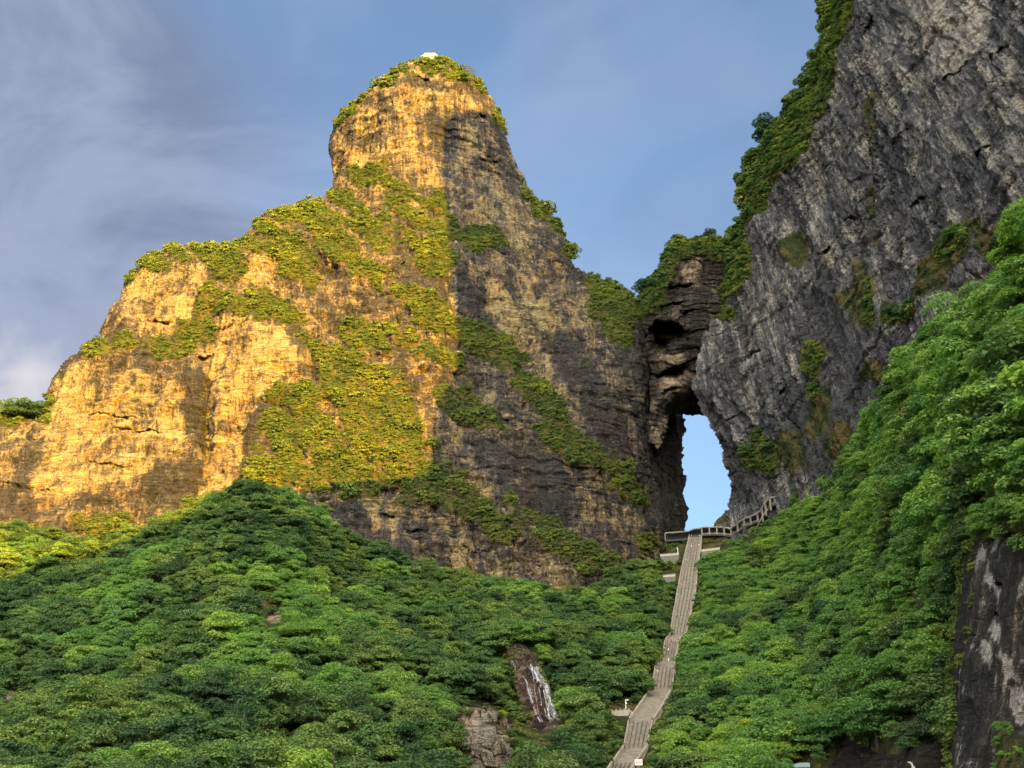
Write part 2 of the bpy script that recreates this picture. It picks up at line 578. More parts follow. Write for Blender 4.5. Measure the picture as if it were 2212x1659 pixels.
M_ROCK = rock_mat('limestone', rot=(0.0, 0.06, 0.0), bias=-0.13, pw=0.70)
M_ROCK_R = rock_mat('tilted_limestone', rot=(0.5, 0.0, 0.0), pale=(0.56, 0.51, 0.44), tan=(0.285, 0.280, 0.275),
                    dark=(0.20, 0.20, 0.212), bias=-0.24, streak=1.7, strata=0.8, fine=1.4, blob=0.25, pw=1.2, hues=0.3)
M_ROCK_W = rock_mat('stained_rock', rot=(0.0, -0.22, 0.0), pale=(0.66, 0.62, 0.56), tan=(0.19, 0.17, 0.135),
                    dark=(0.105, 0.097, 0.090), bias=-0.36, streak=1.3, strata=0.2, scale=1.7, pw=1.1)
M_SOIL = rock_mat('hill_soil', pale=(0.42, 0.34, 0.25), tan=(0.17, 0.13, 0.08), dark=(0.07, 0.06, 0.045), bias=-0.1)
M_LEAF = leaf_mat('foliage', (0.052, 0.106, 0.042), (0.118, 0.205, 0.064), (0.185, 0.262, 0.072))
M_LEAF_B = leaf_mat('bright_foliage', (0.125, 0.245, 0.070), (0.175, 0.31, 0.082), (0.24, 0.36, 0.09), 0.45)
M_LEAF_S = leaf_mat('shrub_foliage', (0.090, 0.132, 0.030), (0.145, 0.190, 0.038), (0.180, 0.212, 0.042), 0.3)
M_LEAF_Y = leaf_mat('young_foliage', (0.26, 0.36, 0.04), (0.30, 0.38, 0.045), (0.34, 0.40, 0.05), 0.45)
M_BARK = plain_mat('bark', (0.13, 0.105, 0.08), 0.9, 0.35, 3.0)
M_STONE = plain_mat('weathered_stone', (0.21, 0.185, 0.145), 0.85, 0.3, 0.35, stretch=(1, 1, 1))
M_STEP = plain_mat('step_stone', (0.215, 0.19, 0.155), 0.85, 0.36, 0.3, stretch=(2.5, 1, 1))
M_MARBLE = plain_mat('pale_stone', (0.40, 0.365, 0.29), 0.7, 0.15, 0.8)
M_BALU = plain_mat('balustrade_stone', (0.33, 0.30, 0.24), 0.8, 0.25, 0.6)
M_WALL = plain_mat('masonry', (0.14, 0.13, 0.11), 0.9, 0.35, 0.9, bump=0.2)
M_RAIL = plain_mat('dark_rail', (0.07, 0.062, 0.055), 0.6, 0.2, 2.0)
M_WHITE = plain_mat('white_paint', (0.78, 0.76, 0.70), 0.5, 0.06, 0.5)
M_STEEL = plain_mat('grey_steel', (0.012, 0.014, 0.018), 0.7, 0.1, 1.0)
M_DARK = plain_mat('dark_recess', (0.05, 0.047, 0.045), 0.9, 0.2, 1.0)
M_TEAL = plain_mat('blue_grey_roof', (0.25, 0.33, 0.36), 0.5, 0.1, 0.7)
M_RED = plain_mat('red_paint', (0.42, 0.05, 0.03), 0.6, 0.1, 1.0)
M_SKIN = plain_mat('skin', (0.45, 0.28, 0.20), 0.6, 0.05, 5.0)
M_HAIR = plain_mat('dark_hair', (0.02, 0.017, 0.015), 0.6, 0.1, 5.0)


# ------------------------------------------------------------------ rock masses
def sheet(name, outline, ctrl, step, mat, sky=None, skyR=45, skyM=30.0, disp=None, veg=(), pale=(), dark=(), caves=(), streaks=(),
          warp=3.0, vegout=7.0, back=60.0, moss_bias=0.0, bumps=(), bare=(), veg_hole=None, moss=()):
    xs0, ys0 = np.min(outline, 0); xs1, ys1 = np.max(outline, 0)
    xs = np.arange(xs0 - 6, xs1 + 6 + step, step)
    ys = np.arange(ys0 - 6, ys1 + 6 + step, step)
    gx, gy = np.meshgrid(xs, ys)
    q = np.stack([gx / 34.0, gy / 34.0, 0 * gx + 3.1], -1)
    wx = noise(q) * warp + noise(q * 3.1) * warp * 0.6
    wy = noise(q + 31.7) * warp + noise(q * 3.1 + 5.5) * warp * 0.6
    ins = inside(outline, gx + wx, gy + wy)
    f = rbf(ctrl)
    D = f(gx, gy)
    # vegetation mask with ragged borders
    q2 = np.stack([gx / 42.0, gy / 42.0, 0 * gx + 8.1], -1)
    ax = noise(q2) * 24 + noise(q2 * 3) * 14 + noise(q2 * 8) * 9
    ay = noise(q2 + 50) * 24 + noise(q2 * 3 + 50) * 14 + noise(q2 * 8 + 50) * 9
    V = np.zeros_like(gx)
    for p in veg:
        V = np.maximum(V, inside(p, gx + ax, gy + ay).astype(float))
    hu = (gx * 0.79 + gy * 0.61) / 75.0; hv = (-gx * 0.61 + gy * 0.79) / 17.0
    hq = np.stack([hu, hv, 0 * gx + 5.5], -1)
    hol = 0.75 * noise(hq) + 0.4 * noise(q2 * 5 + 77) + 0.25 * noise(q2 * 11 + 7)
    if veg_hole is not None:
        V[hol > veg_hole] = 0
    for p in bare:
        V[inside(p, gx + ax * 0.3, gy + ay * 0.3)] = 0
    k = max(1, int(round(6 / step)))
    Vs = blur(V, k)
    PL = np.zeros_like(gx)
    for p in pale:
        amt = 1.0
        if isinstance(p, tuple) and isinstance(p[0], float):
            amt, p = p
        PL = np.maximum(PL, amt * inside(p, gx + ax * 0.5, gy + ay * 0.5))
    for x0, y0, x1, y1, w, amt in streaks:
        t = np.clip(((gx - x0) * (x1 - x0) + (gy - y0) * (y1 - y0)) / ((x1 - x0) ** 2 + (y1 - y0) ** 2), 0, 1)
        d = np.hypot(gx + ax * .35 - x0 - t * (x1 - x0), gy + ay * .35 - y0 - t * (y1 - y0))
        ww = 1.5 * w * (0.35 + 1.3 * np.sin(np.pi * np.clip(t, 0.03, 0.97)) ** 0.6) * (0.75 + 0.6 * noise(q2 * 4))
        PL = np.maximum(PL, amt * sstep(ww, ww * 0.4, d))
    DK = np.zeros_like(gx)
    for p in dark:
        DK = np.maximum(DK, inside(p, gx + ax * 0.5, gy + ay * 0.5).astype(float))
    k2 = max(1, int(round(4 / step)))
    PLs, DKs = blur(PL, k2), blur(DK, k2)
    D = D - Vs * vegout
    for (cx, cy, rx, ry, ang, dep) in bumps:
        ca, sa = math.cos(math.radians(ang)), math.sin(math.radians(ang))
        X = ((gx - cx) * ca + (gy - cy) * sa) / rx
        Y = (-(gx - cx) * sa + (gy - cy) * ca) / ry
        D = D + dep * np.exp(-(X * X + Y * Y))
    for (cx, cy, rx, ry, ang, dep) in caves:      # recess with an overhanging upper lip
        ca, sa = math.cos(math.radians(ang)), math.sin(math.radians(ang))
        gx_, gy_ = gx + ax * .35, gy + ay * .35
        X = ((gx_ - cx) * ca + (gy_ - cy) * sa) / rx
        Y = (-(gx_ - cx) * sa + (gy_ - cy) * ca) / ry
        r = np.sqrt(X * X + Y * Y)
        prof = sstep(1.0, 0.55, r) * (0.55 + 0.45 * sstep(0.9, -0.6, Y))
        D = D + dep * prof
    if sky is not None:
        d = seg_dist(sky, gx, gy)
        t = np.clip(1 - d / skyR, 0, 1)
        D = D + skyM * (1 - np.sqrt(np.clip(1 - t * t, 0, 1)))
    P = at(gx, gy, D)
    # smooth normal of the sheet
    k3 = max(1, int(round(7 / step)))
    Ps = np.stack([blur(P[..., i], k3) for i in range(3)], -1)
    du = np.gradient(Ps, axis=1); dv = np.gradient(Ps, axis=0)
    nrm = np.cross(dv, du)
    nrm /= np.linalg.norm(nrm, axis=-1)[..., None] + 1e-9
    toc = -P / np.linalg.norm(P, axis=-1)[..., None]
    nrm *= np.sign((nrm * toc).sum(-1))[..., None]
    if disp is not None:
        dd, rd = disp(P, gx, gy)
        dd = dd * (1 - 0.45 * Vs)
        dv_ = 0.55 * nrm + 0.45 * toc
        P = P + dv_ * dd[..., None]
    # faces
    idx = np.arange(gx.size).reshape(gx.shape)
    cell = ins[:-1, :-1] & ins[1:, :-1] & ins[:-1, 1:] & ins[1:, 1:]
    a = idx[:-1, :-1][cell]; b = idx[:-1, 1:][cell]; c = idx[1:, 1:][cell]; d_ = idx[1:, :-1][cell]
    quads = np.stack([a, d_, c, b], 1)
    # back wall: boundary edges swept away from the valley so that the mass has real thickness
    e = []
    pad = np.pad(cell, 1)
    up = cell & ~pad[:-2, 1:-1]; dn = cell & ~pad[2:, 1:-1]; lf = cell & ~pad[1:-1, :-2]; rt = cell & ~pad[1:-1, 2:]
    for msk, s1, s2 in ((up, idx[:-1, :-1], idx[:-1, 1:]), (dn, idx[1:, 1:], idx[1:, :-1]), (lf, idx[1:, :-1], idx[:-1, :-1]), (rt, idx[:-1, 1:], idx[1:, 1:])):
        e.append(np.stack([s1[msk], s2[msk]], 1))
    e = np.concatenate(e)
    verts = P.reshape(-1, 3)
    dirs = verts / np.linalg.norm(verts, axis=1)[:, None]
    nv = len(verts)
    verts2 = verts + dirs * back
    allv = np.concatenate([verts, verts2])
    side = np.stack([e[:, 0], e[:, 1], e[:, 1] + nv, e[:, 0] + nv], 1)
    allq = np.concatenate([quads, side])
    used = np.unique(allq)
    remap = np.full(len(allv), -1); remap[used] = np.arange(len(used))
    me = mesh_np(name, allv[used], remap[allq], mat)
    att = me.color_attributes.new('mask', 'FLOAT_COLOR', 'POINT')
    MS = np.zeros_like(gx)
    for p in moss:
        MS = np.maximum(MS, inside(p, gx + ax, gy + ay).astype(float))
    R = np.clip(Vs * 1.1 + blur(MS, max(1, int(10 / step))) * 0.85 + moss_bias, 0, 1).ravel()
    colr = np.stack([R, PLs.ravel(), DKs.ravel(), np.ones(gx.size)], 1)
    colr = np.concatenate([colr, colr])[used].astype(np.float32)
    att.data.foreach_set('color', colr.ravel())
    o = link(name, me, kind='structure')
    return dict(obj=o, P=P, n=nrm, V=Vs, ins=ins, gx=gx, gy=gy, step=step, D=D, f=f)


def disp_limestone(P, gx, gy, ribs=1.0, strata=1.0, tilt=0.06, amp=1.0):
    x, y, z = P[..., 0], P[..., 1], P[..., 2]
    zt = z + tilt * x * 1.0
    rib = ridged(np.stack([x / 26, y / 26, zt / 120], -1), 2) * 3.4 * ribs
    rib2 = ridged(np.stack([x / 8.5, y / 8.5, zt / 45], -1) + 3.3, 2) * 1.3 * ribs
    blk = fbm(np.stack([x / 15, y / 15, zt / 13], -1) + 7.7, 4) * 3.0
    t = zt / 11.0 + 0.9 * noise(np.stack([x / 70, y / 70, zt / 40], -1)) + 0.25 * noise(np.stack([x / 12, y / 12, zt / 12], -1))
    fr = t - np.floor(t)
    led = (sstep(0.0, 0.12, fr) * (1 - 0.75 * fr)) * 2.2 * strata
    led *= np.clip(0.6 + noise(np.stack([x / 45, y / 45, zt / 25], -1) + 4.4) * 1.4, 0, 1.5)
    t2 = zt / 3.6 + 0.5 * noise(np.stack([x / 25, y / 25, zt / 12], -1) + 1.1)
    fr2 = t2 - np.floor(t2)
    led2 = sstep(0.0, 0.25, fr2) * (1 - 0.8 * fr2) * 0.8 * strata
    fine = fbm(np.stack([x / 3.4, y / 3.4, zt / 3.6], -1) + 2.2, 2) * 0.9
    g1 = noise(np.stack([x / 13, y / 13, zt / 60], -1) + 6.6)
    g2 = noise(np.stack([x / 34, y / 34, zt / 7.5], -1) + 2.6)
    g3 = noise(np.stack([x / 7, y / 7, zt / 8], -1) + 8.6)
    gr = -3.0 * np.exp(-(g1 / 0.055) ** 2) * ribs - 2.2 * np.exp(-(g2 / 0.06) ** 2) * strata - 1.0 * np.exp(-(g3 / 0.07) ** 2)
    gm = np.clip(0.5 + 1.8 * noise(np.stack([x / 60, y / 60, zt / 50], -1) + 5.4), 0, 1.3)
    return (rib + rib2 * 1.3 + blk + led * 1.2 + led2 * 1.4 + fine * 1.3 + gr * gm) * amp, None


def disp_tilted(P, gx, gy):
    """steep wall: flutes leaning with the beds, creases rising to the right"""
    x, y, z = P[..., 0], P[..., 1], P[..., 2]
    a = math.radians(29)
    yy = y * 0.9
    s = z * math.cos(a) - yy * math.sin(a) * -1.0 * 0.9      # along-bed coordinate
    r = z * math.sin(a) + yy * math.cos(a) * -1.0
    rib = ridged(np.stack([x / 20, r / 20, s / 95], -1), 3) * 4.2
    blk = fbm(np.stack([x / 17, r / 13, s / 40], -1) + 1.7, 4) * 3.2
    b = math.radians(38)
    t = (z * math.cos(b) + yy * math.sin(b)) / 14.0 + 0.9 * noise(np.stack([x / 40, yy / 40, z / 40], -1))
    fr = t - np.floor(t)
    led = sstep(0, 0.15, fr) * (1 - 0.8 * fr) * 2.6 * np.clip(0.35 + noise(np.stack([x / 30, yy / 30, z / 30], -1) + 9) * 2.2, 0, 1.6)
    fine = ridged(np.stack([x / 5, r / 5, s / 12], -1), 3) * 1.2
    fine2 = fbm(np.stack([x / 2.6, yy / 2.6, z / 3.4], -1), 2) * 1.0
    u = z * math.cos(b) + yy * math.sin(b); w = -z * math.sin(b) + yy * math.cos(b)
    g1 = noise(np.stack([x / 14, r / 14, s / 70], -1) + 6.6)
    g2 = noise(np.stack([x / 30, w / 40, u / 9], -1) + 1.6)
    g3 = noise(np.stack([x / 6, yy / 6, z / 7], -1) + 8.6)
    gm = np.clip(0.6 + 1.8 * noise(np.stack([x / 50, yy / 50, z / 50], -1) + 5.4), 0, 1.3)
    gr = (-2.8 * np.exp(-(g1 / 0.055) ** 2) - 3.0 * np.exp(-(g2 / 0.05) ** 2) - 1.2 * np.exp(-(g3 / 0.07) ** 2)) * gm
    return rib + blk + led * 1.3 + fine * 1.3 + fine2 + gr, None


# main mountain --------------------------------------------------------
SKY1 = [(-80, 915), (0, 905), (100, 900), (107, 843), (125, 815), (142, 788), (175, 758), (192, 745), (215, 732), (232, 700), (240, 678), (255, 653),
        (265, 633), (277, 610), (284, 595), (312, 562), (350, 545), (387, 532), (437, 535), (470, 545), (495, 534), (529, 520), (551, 484),
        (579, 464), (621, 452), (659, 442), (699, 428), (717, 420), (722, 386), (719, 348), (711, 331), (711, 303), (719, 291), (725, 270), (733, 256),
        (757, 234), (797, 202), (822, 182), (846, 158), (862, 146), (887, 138), (914, 130), (952, 130), (979, 139), (1002, 156), (1025, 176), (1043, 190),
        (1062, 220), (1080, 258), (1086, 280), (1098, 315), (1113, 362), (1136, 398), (1150, 430), (1175, 458), (1204, 482), (1230, 545),
        (1242, 586), (1290, 598), (1335, 622), (1385, 662), (1430, 690)]
OUT1 = SKY1 + [(1474, 800), (1474, 893), (1472, 934), (1470, 964), (1470, 998), (1474, 1035), (1472, 1073), (1476, 1140), (1478, 1240), (1480, 1330), (1300, 1400), (900, 1420), (400, 1380), (-80, 1350)]
CT1 = [(930, 121, 895), (860, 160, 870), (1000, 160, 870), (950, 250, 846), (740, 300, 885), (860, 300, 852), (955, 400, 838), (1085, 300, 885), (1030, 400, 858),
       (740, 400, 860), (820, 420, 835), (700, 430, 840), (900, 500, 806), (620, 460, 820), (550, 540, 775), (390, 560, 800), (290, 620, 800), (390, 650, 768), (250, 700, 775),
       (430, 720, 765), (550, 620, 752), (540, 700, 728), (600, 760, 715), (400, 850, 722), (150, 850, 750), (60, 930, 745), (-80, 950, 745), (100, 1050, 705), (-80, 1100, 690), (250, 950, 715),
       (300, 1100, 682), (450, 900, 716), (520, 1000, 700), (700, 600, 772), (700, 750, 735), (700, 900, 706), (700, 1060, 676), (560, 900, 712), (900, 1050, 672), (900, 850, 712), (970, 800, 718),
       (980, 650, 754), (980, 600, 764), (1050, 550, 800), (1100, 650, 782), (1180, 450, 880), (1240, 570, 850), (1200, 700, 782), (1310, 620, 815), (1380, 660, 780), (1150, 900, 712), (1050, 800, 735),
       (1300, 800, 742), (1385, 800, 742), (1390, 1000, 738), (1300, 1000, 704), (1250, 1150, 678), (1100, 1200, 655), (950, 1180, 650), (800, 1150, 655), (1030, 1000, 690), (1400, 1150, 712),
       (1474, 900, 812), (1474, 1040, 806), (1476, 1140, 800), (1430, 1000, 765), (1436, 900, 772), (1440, 1120, 752), (-80, 1300, 650), (500, 1300, 630), (1000, 1350, 620), (1400, 1330, 660), (1480, 1320, 700)]
VEG1 = [
    [(720, 300), (722, 245), (757, 215), (797, 180), (845, 140), (890, 120), (960, 118), (1005, 145), (1030, 165), (1060, 195), (1092, 256), (1112, 310), (1100, 318), (1078, 270), (1050, 215), (1015, 190), (975, 176), (920, 170), (870, 165), (845, 175), (815, 200), (780, 228), (752, 258), (735, 290)],
    [(1095, 300), (1120, 350), (1150, 388), (1185, 446), (1215, 470), (1245, 540), (1250, 572), (1310, 585), (1345, 610), (1392, 650), (1402, 700), (1380, 720), (1365, 700), (1345, 760), (1320, 740), (1285, 690), (1250, 640), (1235, 590), (1210, 540), (1180, 500), (1150, 460), (1125, 420), (1105, 350)],
    [(745, 360), (830, 357), (885, 378), (875, 420), (955, 435), (972, 470), (970, 560), (1000, 590), (965, 600), (900, 560), (850, 500), (825, 450), (815, 400), (790, 400), (752, 385)],
    [(525, 510), (580, 450), (700, 410), (760, 425), (800, 460), (850, 520), (900, 560), (980, 580), (975, 600), (900, 590), (840, 560), (800, 545), (760, 500), (740, 480), (730, 500), (790, 560), (870, 610), (960, 650), (985, 700), (990, 770), (960, 745), (880, 680), (800, 610), (720, 560), (640, 590), (590, 560), (540, 540)],
    [(275, 605), (310, 550), (387, 518), (440, 520), (480, 530), (530, 500), (535, 560), (520, 630), (490, 660), (470, 710), (430, 750), (400, 785), (340, 765), (360, 735), (410, 700), (445, 650), (452, 590), (430, 568), (380, 575), (330, 590), (295, 610)],
    [(185, 755), (215, 728), (260, 722), (305, 738), (285, 765), (235, 765), (205, 800)],
    [(480, 655), (540, 630), (600, 645), (650, 690), (700, 740), (750, 700), (830, 690), (890, 720), (985, 770), (990, 810), (920, 790), (860, 760), (800, 760), (760, 800), (700, 800), (640, 730), (590, 695), (540, 675), (490, 690)],
    [(590, 560), (650, 570), (690, 620), (680, 640), (620, 610)],
    [(700, 760), (760, 780), (860, 800), (900, 900), (940, 990), (925, 1060), (830, 1050), (760, 1075), (640, 1060), (525, 1055), (535, 980), (590, 900), (560, 860), (600, 822), (690, 835)],
    [(980, 690), (1040, 700), (1100, 740), (1160, 800), (1200, 860), (1240, 920), (1250, 990), (1210, 970), (1170, 910), (1130, 880), (1100, 820), (1050, 800), (1000, 760), (985, 730)],
    [(932, 838), (990, 838), (1050, 880), (1110, 950), (1060, 948), (1000, 915), (940, 880)],
    [(1150, 925), (1240, 930), (1300, 960), (1360, 1010), (1410, 1080), (1390, 1105), (1330, 1060), (1270, 1015), (1200, 985)],
    [(925, 960), (960, 990), (1010, 1040), (1060, 1090), (1110, 1150), (1090, 1180), (1030, 1140), (970, 1120), (910, 1090), (880, 1100), (870, 1070), (920, 1040)],
    [(1090, 1060), (1140, 1100), (1210, 1140), (1290, 1195), (1360, 1240), (1330, 1275), (1250, 1225), (1170, 1180), (1100, 1120)],
    [(1345, 1145), (1440, 1185), (1440, 1215), (1370, 1190)],
    [(-80, 835), (104, 838), (112, 880), (110, 920), (50, 915), (-80, 925)],
    [(150, 1110), (280, 1118), (290, 1160), (170, 1155)], [(-80, 1140), (60, 1150), (240, 1185), (240, 1230), (-80, 1230)],
    [(955, 470), (1020, 478), (1085, 520), (1095, 550), (1040, 545), (975, 535)], [(300, 740), (370, 740), (400, 770), (340, 770)],
    [(1000, 800), (1020, 800), (1035, 840), (1020, 860), (1005, 840)], [(400, 1080), (470, 1060), (440, 1110), (350, 1130)],
]
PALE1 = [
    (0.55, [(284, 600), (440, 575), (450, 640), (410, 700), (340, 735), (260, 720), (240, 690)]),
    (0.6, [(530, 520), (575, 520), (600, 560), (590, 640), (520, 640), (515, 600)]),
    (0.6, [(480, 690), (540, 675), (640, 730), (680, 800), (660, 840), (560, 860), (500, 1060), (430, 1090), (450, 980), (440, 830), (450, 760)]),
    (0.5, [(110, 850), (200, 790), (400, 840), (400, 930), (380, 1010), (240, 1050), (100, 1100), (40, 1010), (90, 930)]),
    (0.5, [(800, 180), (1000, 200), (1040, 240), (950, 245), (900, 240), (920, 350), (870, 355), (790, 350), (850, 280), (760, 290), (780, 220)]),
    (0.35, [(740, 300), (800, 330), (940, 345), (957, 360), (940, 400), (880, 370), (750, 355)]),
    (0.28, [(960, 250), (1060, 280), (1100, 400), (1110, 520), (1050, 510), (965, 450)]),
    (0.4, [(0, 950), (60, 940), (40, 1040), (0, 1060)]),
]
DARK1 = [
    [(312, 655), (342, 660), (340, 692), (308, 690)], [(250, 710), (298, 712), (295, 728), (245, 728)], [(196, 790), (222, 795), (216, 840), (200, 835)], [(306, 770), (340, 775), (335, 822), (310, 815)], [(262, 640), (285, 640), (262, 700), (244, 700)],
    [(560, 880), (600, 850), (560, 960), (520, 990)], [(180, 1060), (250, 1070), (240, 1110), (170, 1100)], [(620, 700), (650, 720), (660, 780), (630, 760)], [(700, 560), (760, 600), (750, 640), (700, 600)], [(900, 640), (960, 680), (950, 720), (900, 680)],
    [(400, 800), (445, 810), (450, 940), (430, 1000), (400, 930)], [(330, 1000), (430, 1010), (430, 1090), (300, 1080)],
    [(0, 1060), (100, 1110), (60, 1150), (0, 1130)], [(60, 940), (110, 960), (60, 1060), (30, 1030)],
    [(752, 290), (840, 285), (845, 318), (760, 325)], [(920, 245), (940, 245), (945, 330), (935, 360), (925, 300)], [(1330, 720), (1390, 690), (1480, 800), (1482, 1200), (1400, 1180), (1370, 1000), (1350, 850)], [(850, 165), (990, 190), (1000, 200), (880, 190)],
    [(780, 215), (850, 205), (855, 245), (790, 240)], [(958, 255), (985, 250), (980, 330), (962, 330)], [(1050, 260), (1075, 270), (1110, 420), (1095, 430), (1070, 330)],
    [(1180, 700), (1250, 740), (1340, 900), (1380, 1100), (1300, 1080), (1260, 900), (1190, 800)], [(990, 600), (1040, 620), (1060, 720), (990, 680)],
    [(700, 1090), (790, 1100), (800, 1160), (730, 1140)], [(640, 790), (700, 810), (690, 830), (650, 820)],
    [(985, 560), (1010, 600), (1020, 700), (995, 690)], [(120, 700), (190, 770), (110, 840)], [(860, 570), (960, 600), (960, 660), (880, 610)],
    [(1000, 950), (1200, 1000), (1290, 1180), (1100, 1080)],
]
STR1 = [(1060, 610, 1118, 770, 16, 0.9), (1110, 600, 1190, 720, 13, 0.9), (1125, 700, 1127, 770, 6, 0.9), (1190, 690, 1198, 745, 6, 0.8), (1180, 780, 1186, 860, 7, 0.9),
        (1200, 830, 1214, 880, 6, 0.9), (1055, 848, 1058, 875, 7, 1.0), (985, 880, 990, 960, 4, 0.9), (1100, 480, 1150, 600, 12, 0.5), (1070, 300, 1110, 560, 10, 0.5),
        (940, 310, 945, 420, 8, 0.5), (800, 1070, 815, 1160, 10, 0.9), (845, 1080, 850, 1170, 9, 0.85), (985, 1190, 990, 1235, 17, 0.9), (1070, 1255, 1090, 1275, 10, 0.8), (1115, 1250, 1118, 1275, 9, 0.8),
        (970, 640, 985, 700, 5, 0.7), (1000, 620, 1010, 690, 5, 0.6), (1260, 640, 1300, 760, 5, 0.4), (1330, 990, 1336, 1030, 5, 0.6), (1285, 940, 1290, 970, 4, 0.6)]
CAV1 = [(990, 915, 22, 9, 15, 14), (1010, 1195, 26, 7, 22, 12), (1075, 1258, 14, 6, 5, 10), (1130, 880, 16, 8, -25, 8), (868, 575, 8, 5, 0, 8), (820, 715, 12, 6, -20, 8), (712, 350, 9, 40, 0, 14),
        (445, 780, 30, 10, -15, 9), (455, 860, 9, 45, 5, 10), (840, 1118, 18, 4, 5, 7), (745, 1092, 24, 4, 3, 7), (480, 1020, 6, 14, 10, 7), (830, 170, 24, 4, -4, 7), (915, 177, 22, 4, 8, 7),
        (1035, 258, 18, 6, 20, 7), (900, 1152, 26, 6, 5, 6), (1050, 355, 40, 5, 14, 5), (350, 705, 30, 5, 6, 5), (250, 905, 60, 4, 2, 5), (300, 935, 70, 4, 4, 5), (240, 1012, 60, 3, 8, 5), (60, 1060, 80, 3, 14, 5)]
BMP1 = [(450, 900, 16, 130, 2, 16), (560, 900, 30, 120, 0, -6), (1100, 900, 40, 14, 38, -7), (970, 300, 14, 60, 0, 5), (880, 300, 30, 80, 0, -5), (720, 560, 60, 14, 38, -8), (900, 620, 90, 16, 38, -8)]
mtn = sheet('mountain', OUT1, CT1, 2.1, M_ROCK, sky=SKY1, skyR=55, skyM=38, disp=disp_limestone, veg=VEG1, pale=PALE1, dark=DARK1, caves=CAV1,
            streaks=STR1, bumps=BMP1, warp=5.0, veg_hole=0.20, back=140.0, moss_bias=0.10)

# arch block over the gate --------------------------------------------
SKY2 = [(1381, 655), (1391, 630), (1406, 610), (1426, 585), (1432, 565), (1442, 543), (1456, 528), (1472, 520), (1535, 521), (1556, 526)]
OUT2 = SKY2 + [(1590, 560), (1590, 720), (1560, 900), (1515, 893), (1474, 893), (1460, 896), (1440, 893), (1437, 930), (1430, 952), (1418, 972), (1411, 958), (1404, 962), (1397, 949), (1400, 915), (1404, 870),
               (1402, 800), (1392, 745), (1386, 700)]
CT2 = [(1380, 650, 745), (1430, 560, 742), (1500, 515, 748), (1556, 520, 745), (1590, 560, 740), (1480, 600, 728), (1440, 640, 730), (1530, 620, 732), (1480, 680, 722), (1400, 700, 732), (1540, 720, 726),
       (1440, 790, 726), (1490, 790, 724), (1410, 850, 728), (1465, 850, 716), (1440, 870, 714), (1425, 900, 722), (1415, 960, 722), (1436, 925, 720), (1400, 950, 730), (1490, 846, 722), (1474, 868, 742), (1500, 866, 748), (1474, 893, 792), (1515, 893, 792), (1550, 880, 780), (1446, 893, 760), (1560, 800, 740)]
M_ROCK_A = rock_mat('arch_limestone', rot=(0.0, -0.12, 0.0), pale=(0.46, 0.37, 0.26), tan=(0.20, 0.155, 0.115), dark=(0.085, 0.073, 0.062), bias=-0.30, strata=1.6, streak=0.6)
arch = sheet('rock_arch', OUT2, CT2, 1.25, M_ROCK_A, sky=SKY2, skyR=35, skyM=20, disp=lambda P, a, b: disp_limestone(P, a, b, ribs=0.5, strata=1.7, tilt=-0.12, amp=0.7),
             veg=[[(1376, 660), (1400, 590), (1430, 535), (1470, 500), (1560, 508), (1575, 560), (1556, 560), (1520, 548), (1480, 556), (1450, 580), (1440, 630), (1432, 660), (1400, 675), (1386, 700)]],
             pale=[(0.7, [(1400, 678), (1500, 680), (1495, 705), (1440, 690), (1405, 712)]), (0.9, [(1400, 768), (1480, 765), (1484, 785), (1400, 795)]), (0.7, [(1420, 830), (1490, 790), (1495, 850), (1440, 868), (1415, 860)]), (0.9, [(1400, 930), (1440, 892), (1436, 930), (1418, 970)]), (0.6, [(1470, 560), (1510, 552), (1515, 575), (1480, 620), (1468, 600)])],
             caves=[(1440, 722, 56, 32, -4, 30), (1424, 752, 30, 30, 20, 26), (1452, 806, 46, 20, -14, 26), (1500, 672, 36, 9, -8, 10), (1465, 622, 34, 7, -12, 8), (1440, 660, 50, 7, -4, 7), (1450, 842, 26, 6, -14, 6)],
             bumps=[(1492, 850, 5, 60, 0, 8)], dark=[[(1395, 700), (1484, 700), (1484, 750), (1410, 768)]], warp=2.5, back=30.0)

# right cliff ----------------------------------------------------------
SKY3 = [(1776, -420), (1776, 0), (1778, 40), (1790, 75), (1775, 115), (1755, 140), (1745, 195), (1712, 225), (1684, 270), (1652, 320), (1615, 370), (1600, 395), (1604, 430), (1618, 455), (1612, 478), (1588, 500), (1584, 520), (1575, 550), (1570, 605), (1562, 680)]
EDGE3 = [(1540, 700), (1514, 740), (1503, 790), (1499, 838), (1522, 890), (1534, 908), (1548, 932), (1558, 958), (1569, 988), (1577, 1020), (1576, 1031), (1581, 1069), (1573, 1085), (1572, 1101), (1564, 1112), (1549, 1123), (1542, 1140)]
OUT3 = SKY3 + EDGE3 + [(1540, 1220), (1800, 1330), (2100, 1300), (2330, 1100), (2330, -420)]
CT3 = [(1776, -420, 690), (1776, 0, 690), (1750, 150, 700), (1690, 260, 712), (1605, 400, 730), (1600, 480, 728), (1570, 600, 728), (1555, 700, 716), (1500, 800, 708), (1500, 850, 706), (1540, 930, 708), (1566, 1030, 706), (1545, 1120, 706), (1540, 1220, 700),
       (1620, 1000, 690), (1650, 1100, 676), (1700, 950, 640), (1620, 700, 694), (1660, 500, 690), (1700, 350, 680), (1720, 600, 648), (1800, 150, 650), (1850, 0, 620), (1850, 300, 600), (1900, 150, 565), (1885, 500, 566), (1890, 420, 574), (1780, 750, 600), (1900, 750, 520), (1820, 950, 560), (2000, 400, 505), (2000, 150, 520), (2000, 650, 468),
       (2100, 0, 470), (2212, 100, 425), (2100, 300, 450), (2212, 450, 405), (2110, 600, 425), (2330, 0, 395), (2330, 600, 372), (2330, 1000, 350), (2000, -420, 545), (2330, -420, 440), (1850, 1150, 540), (2000, 1000, 450), (2100, 1200, 400), (1700, 1200, 630)]
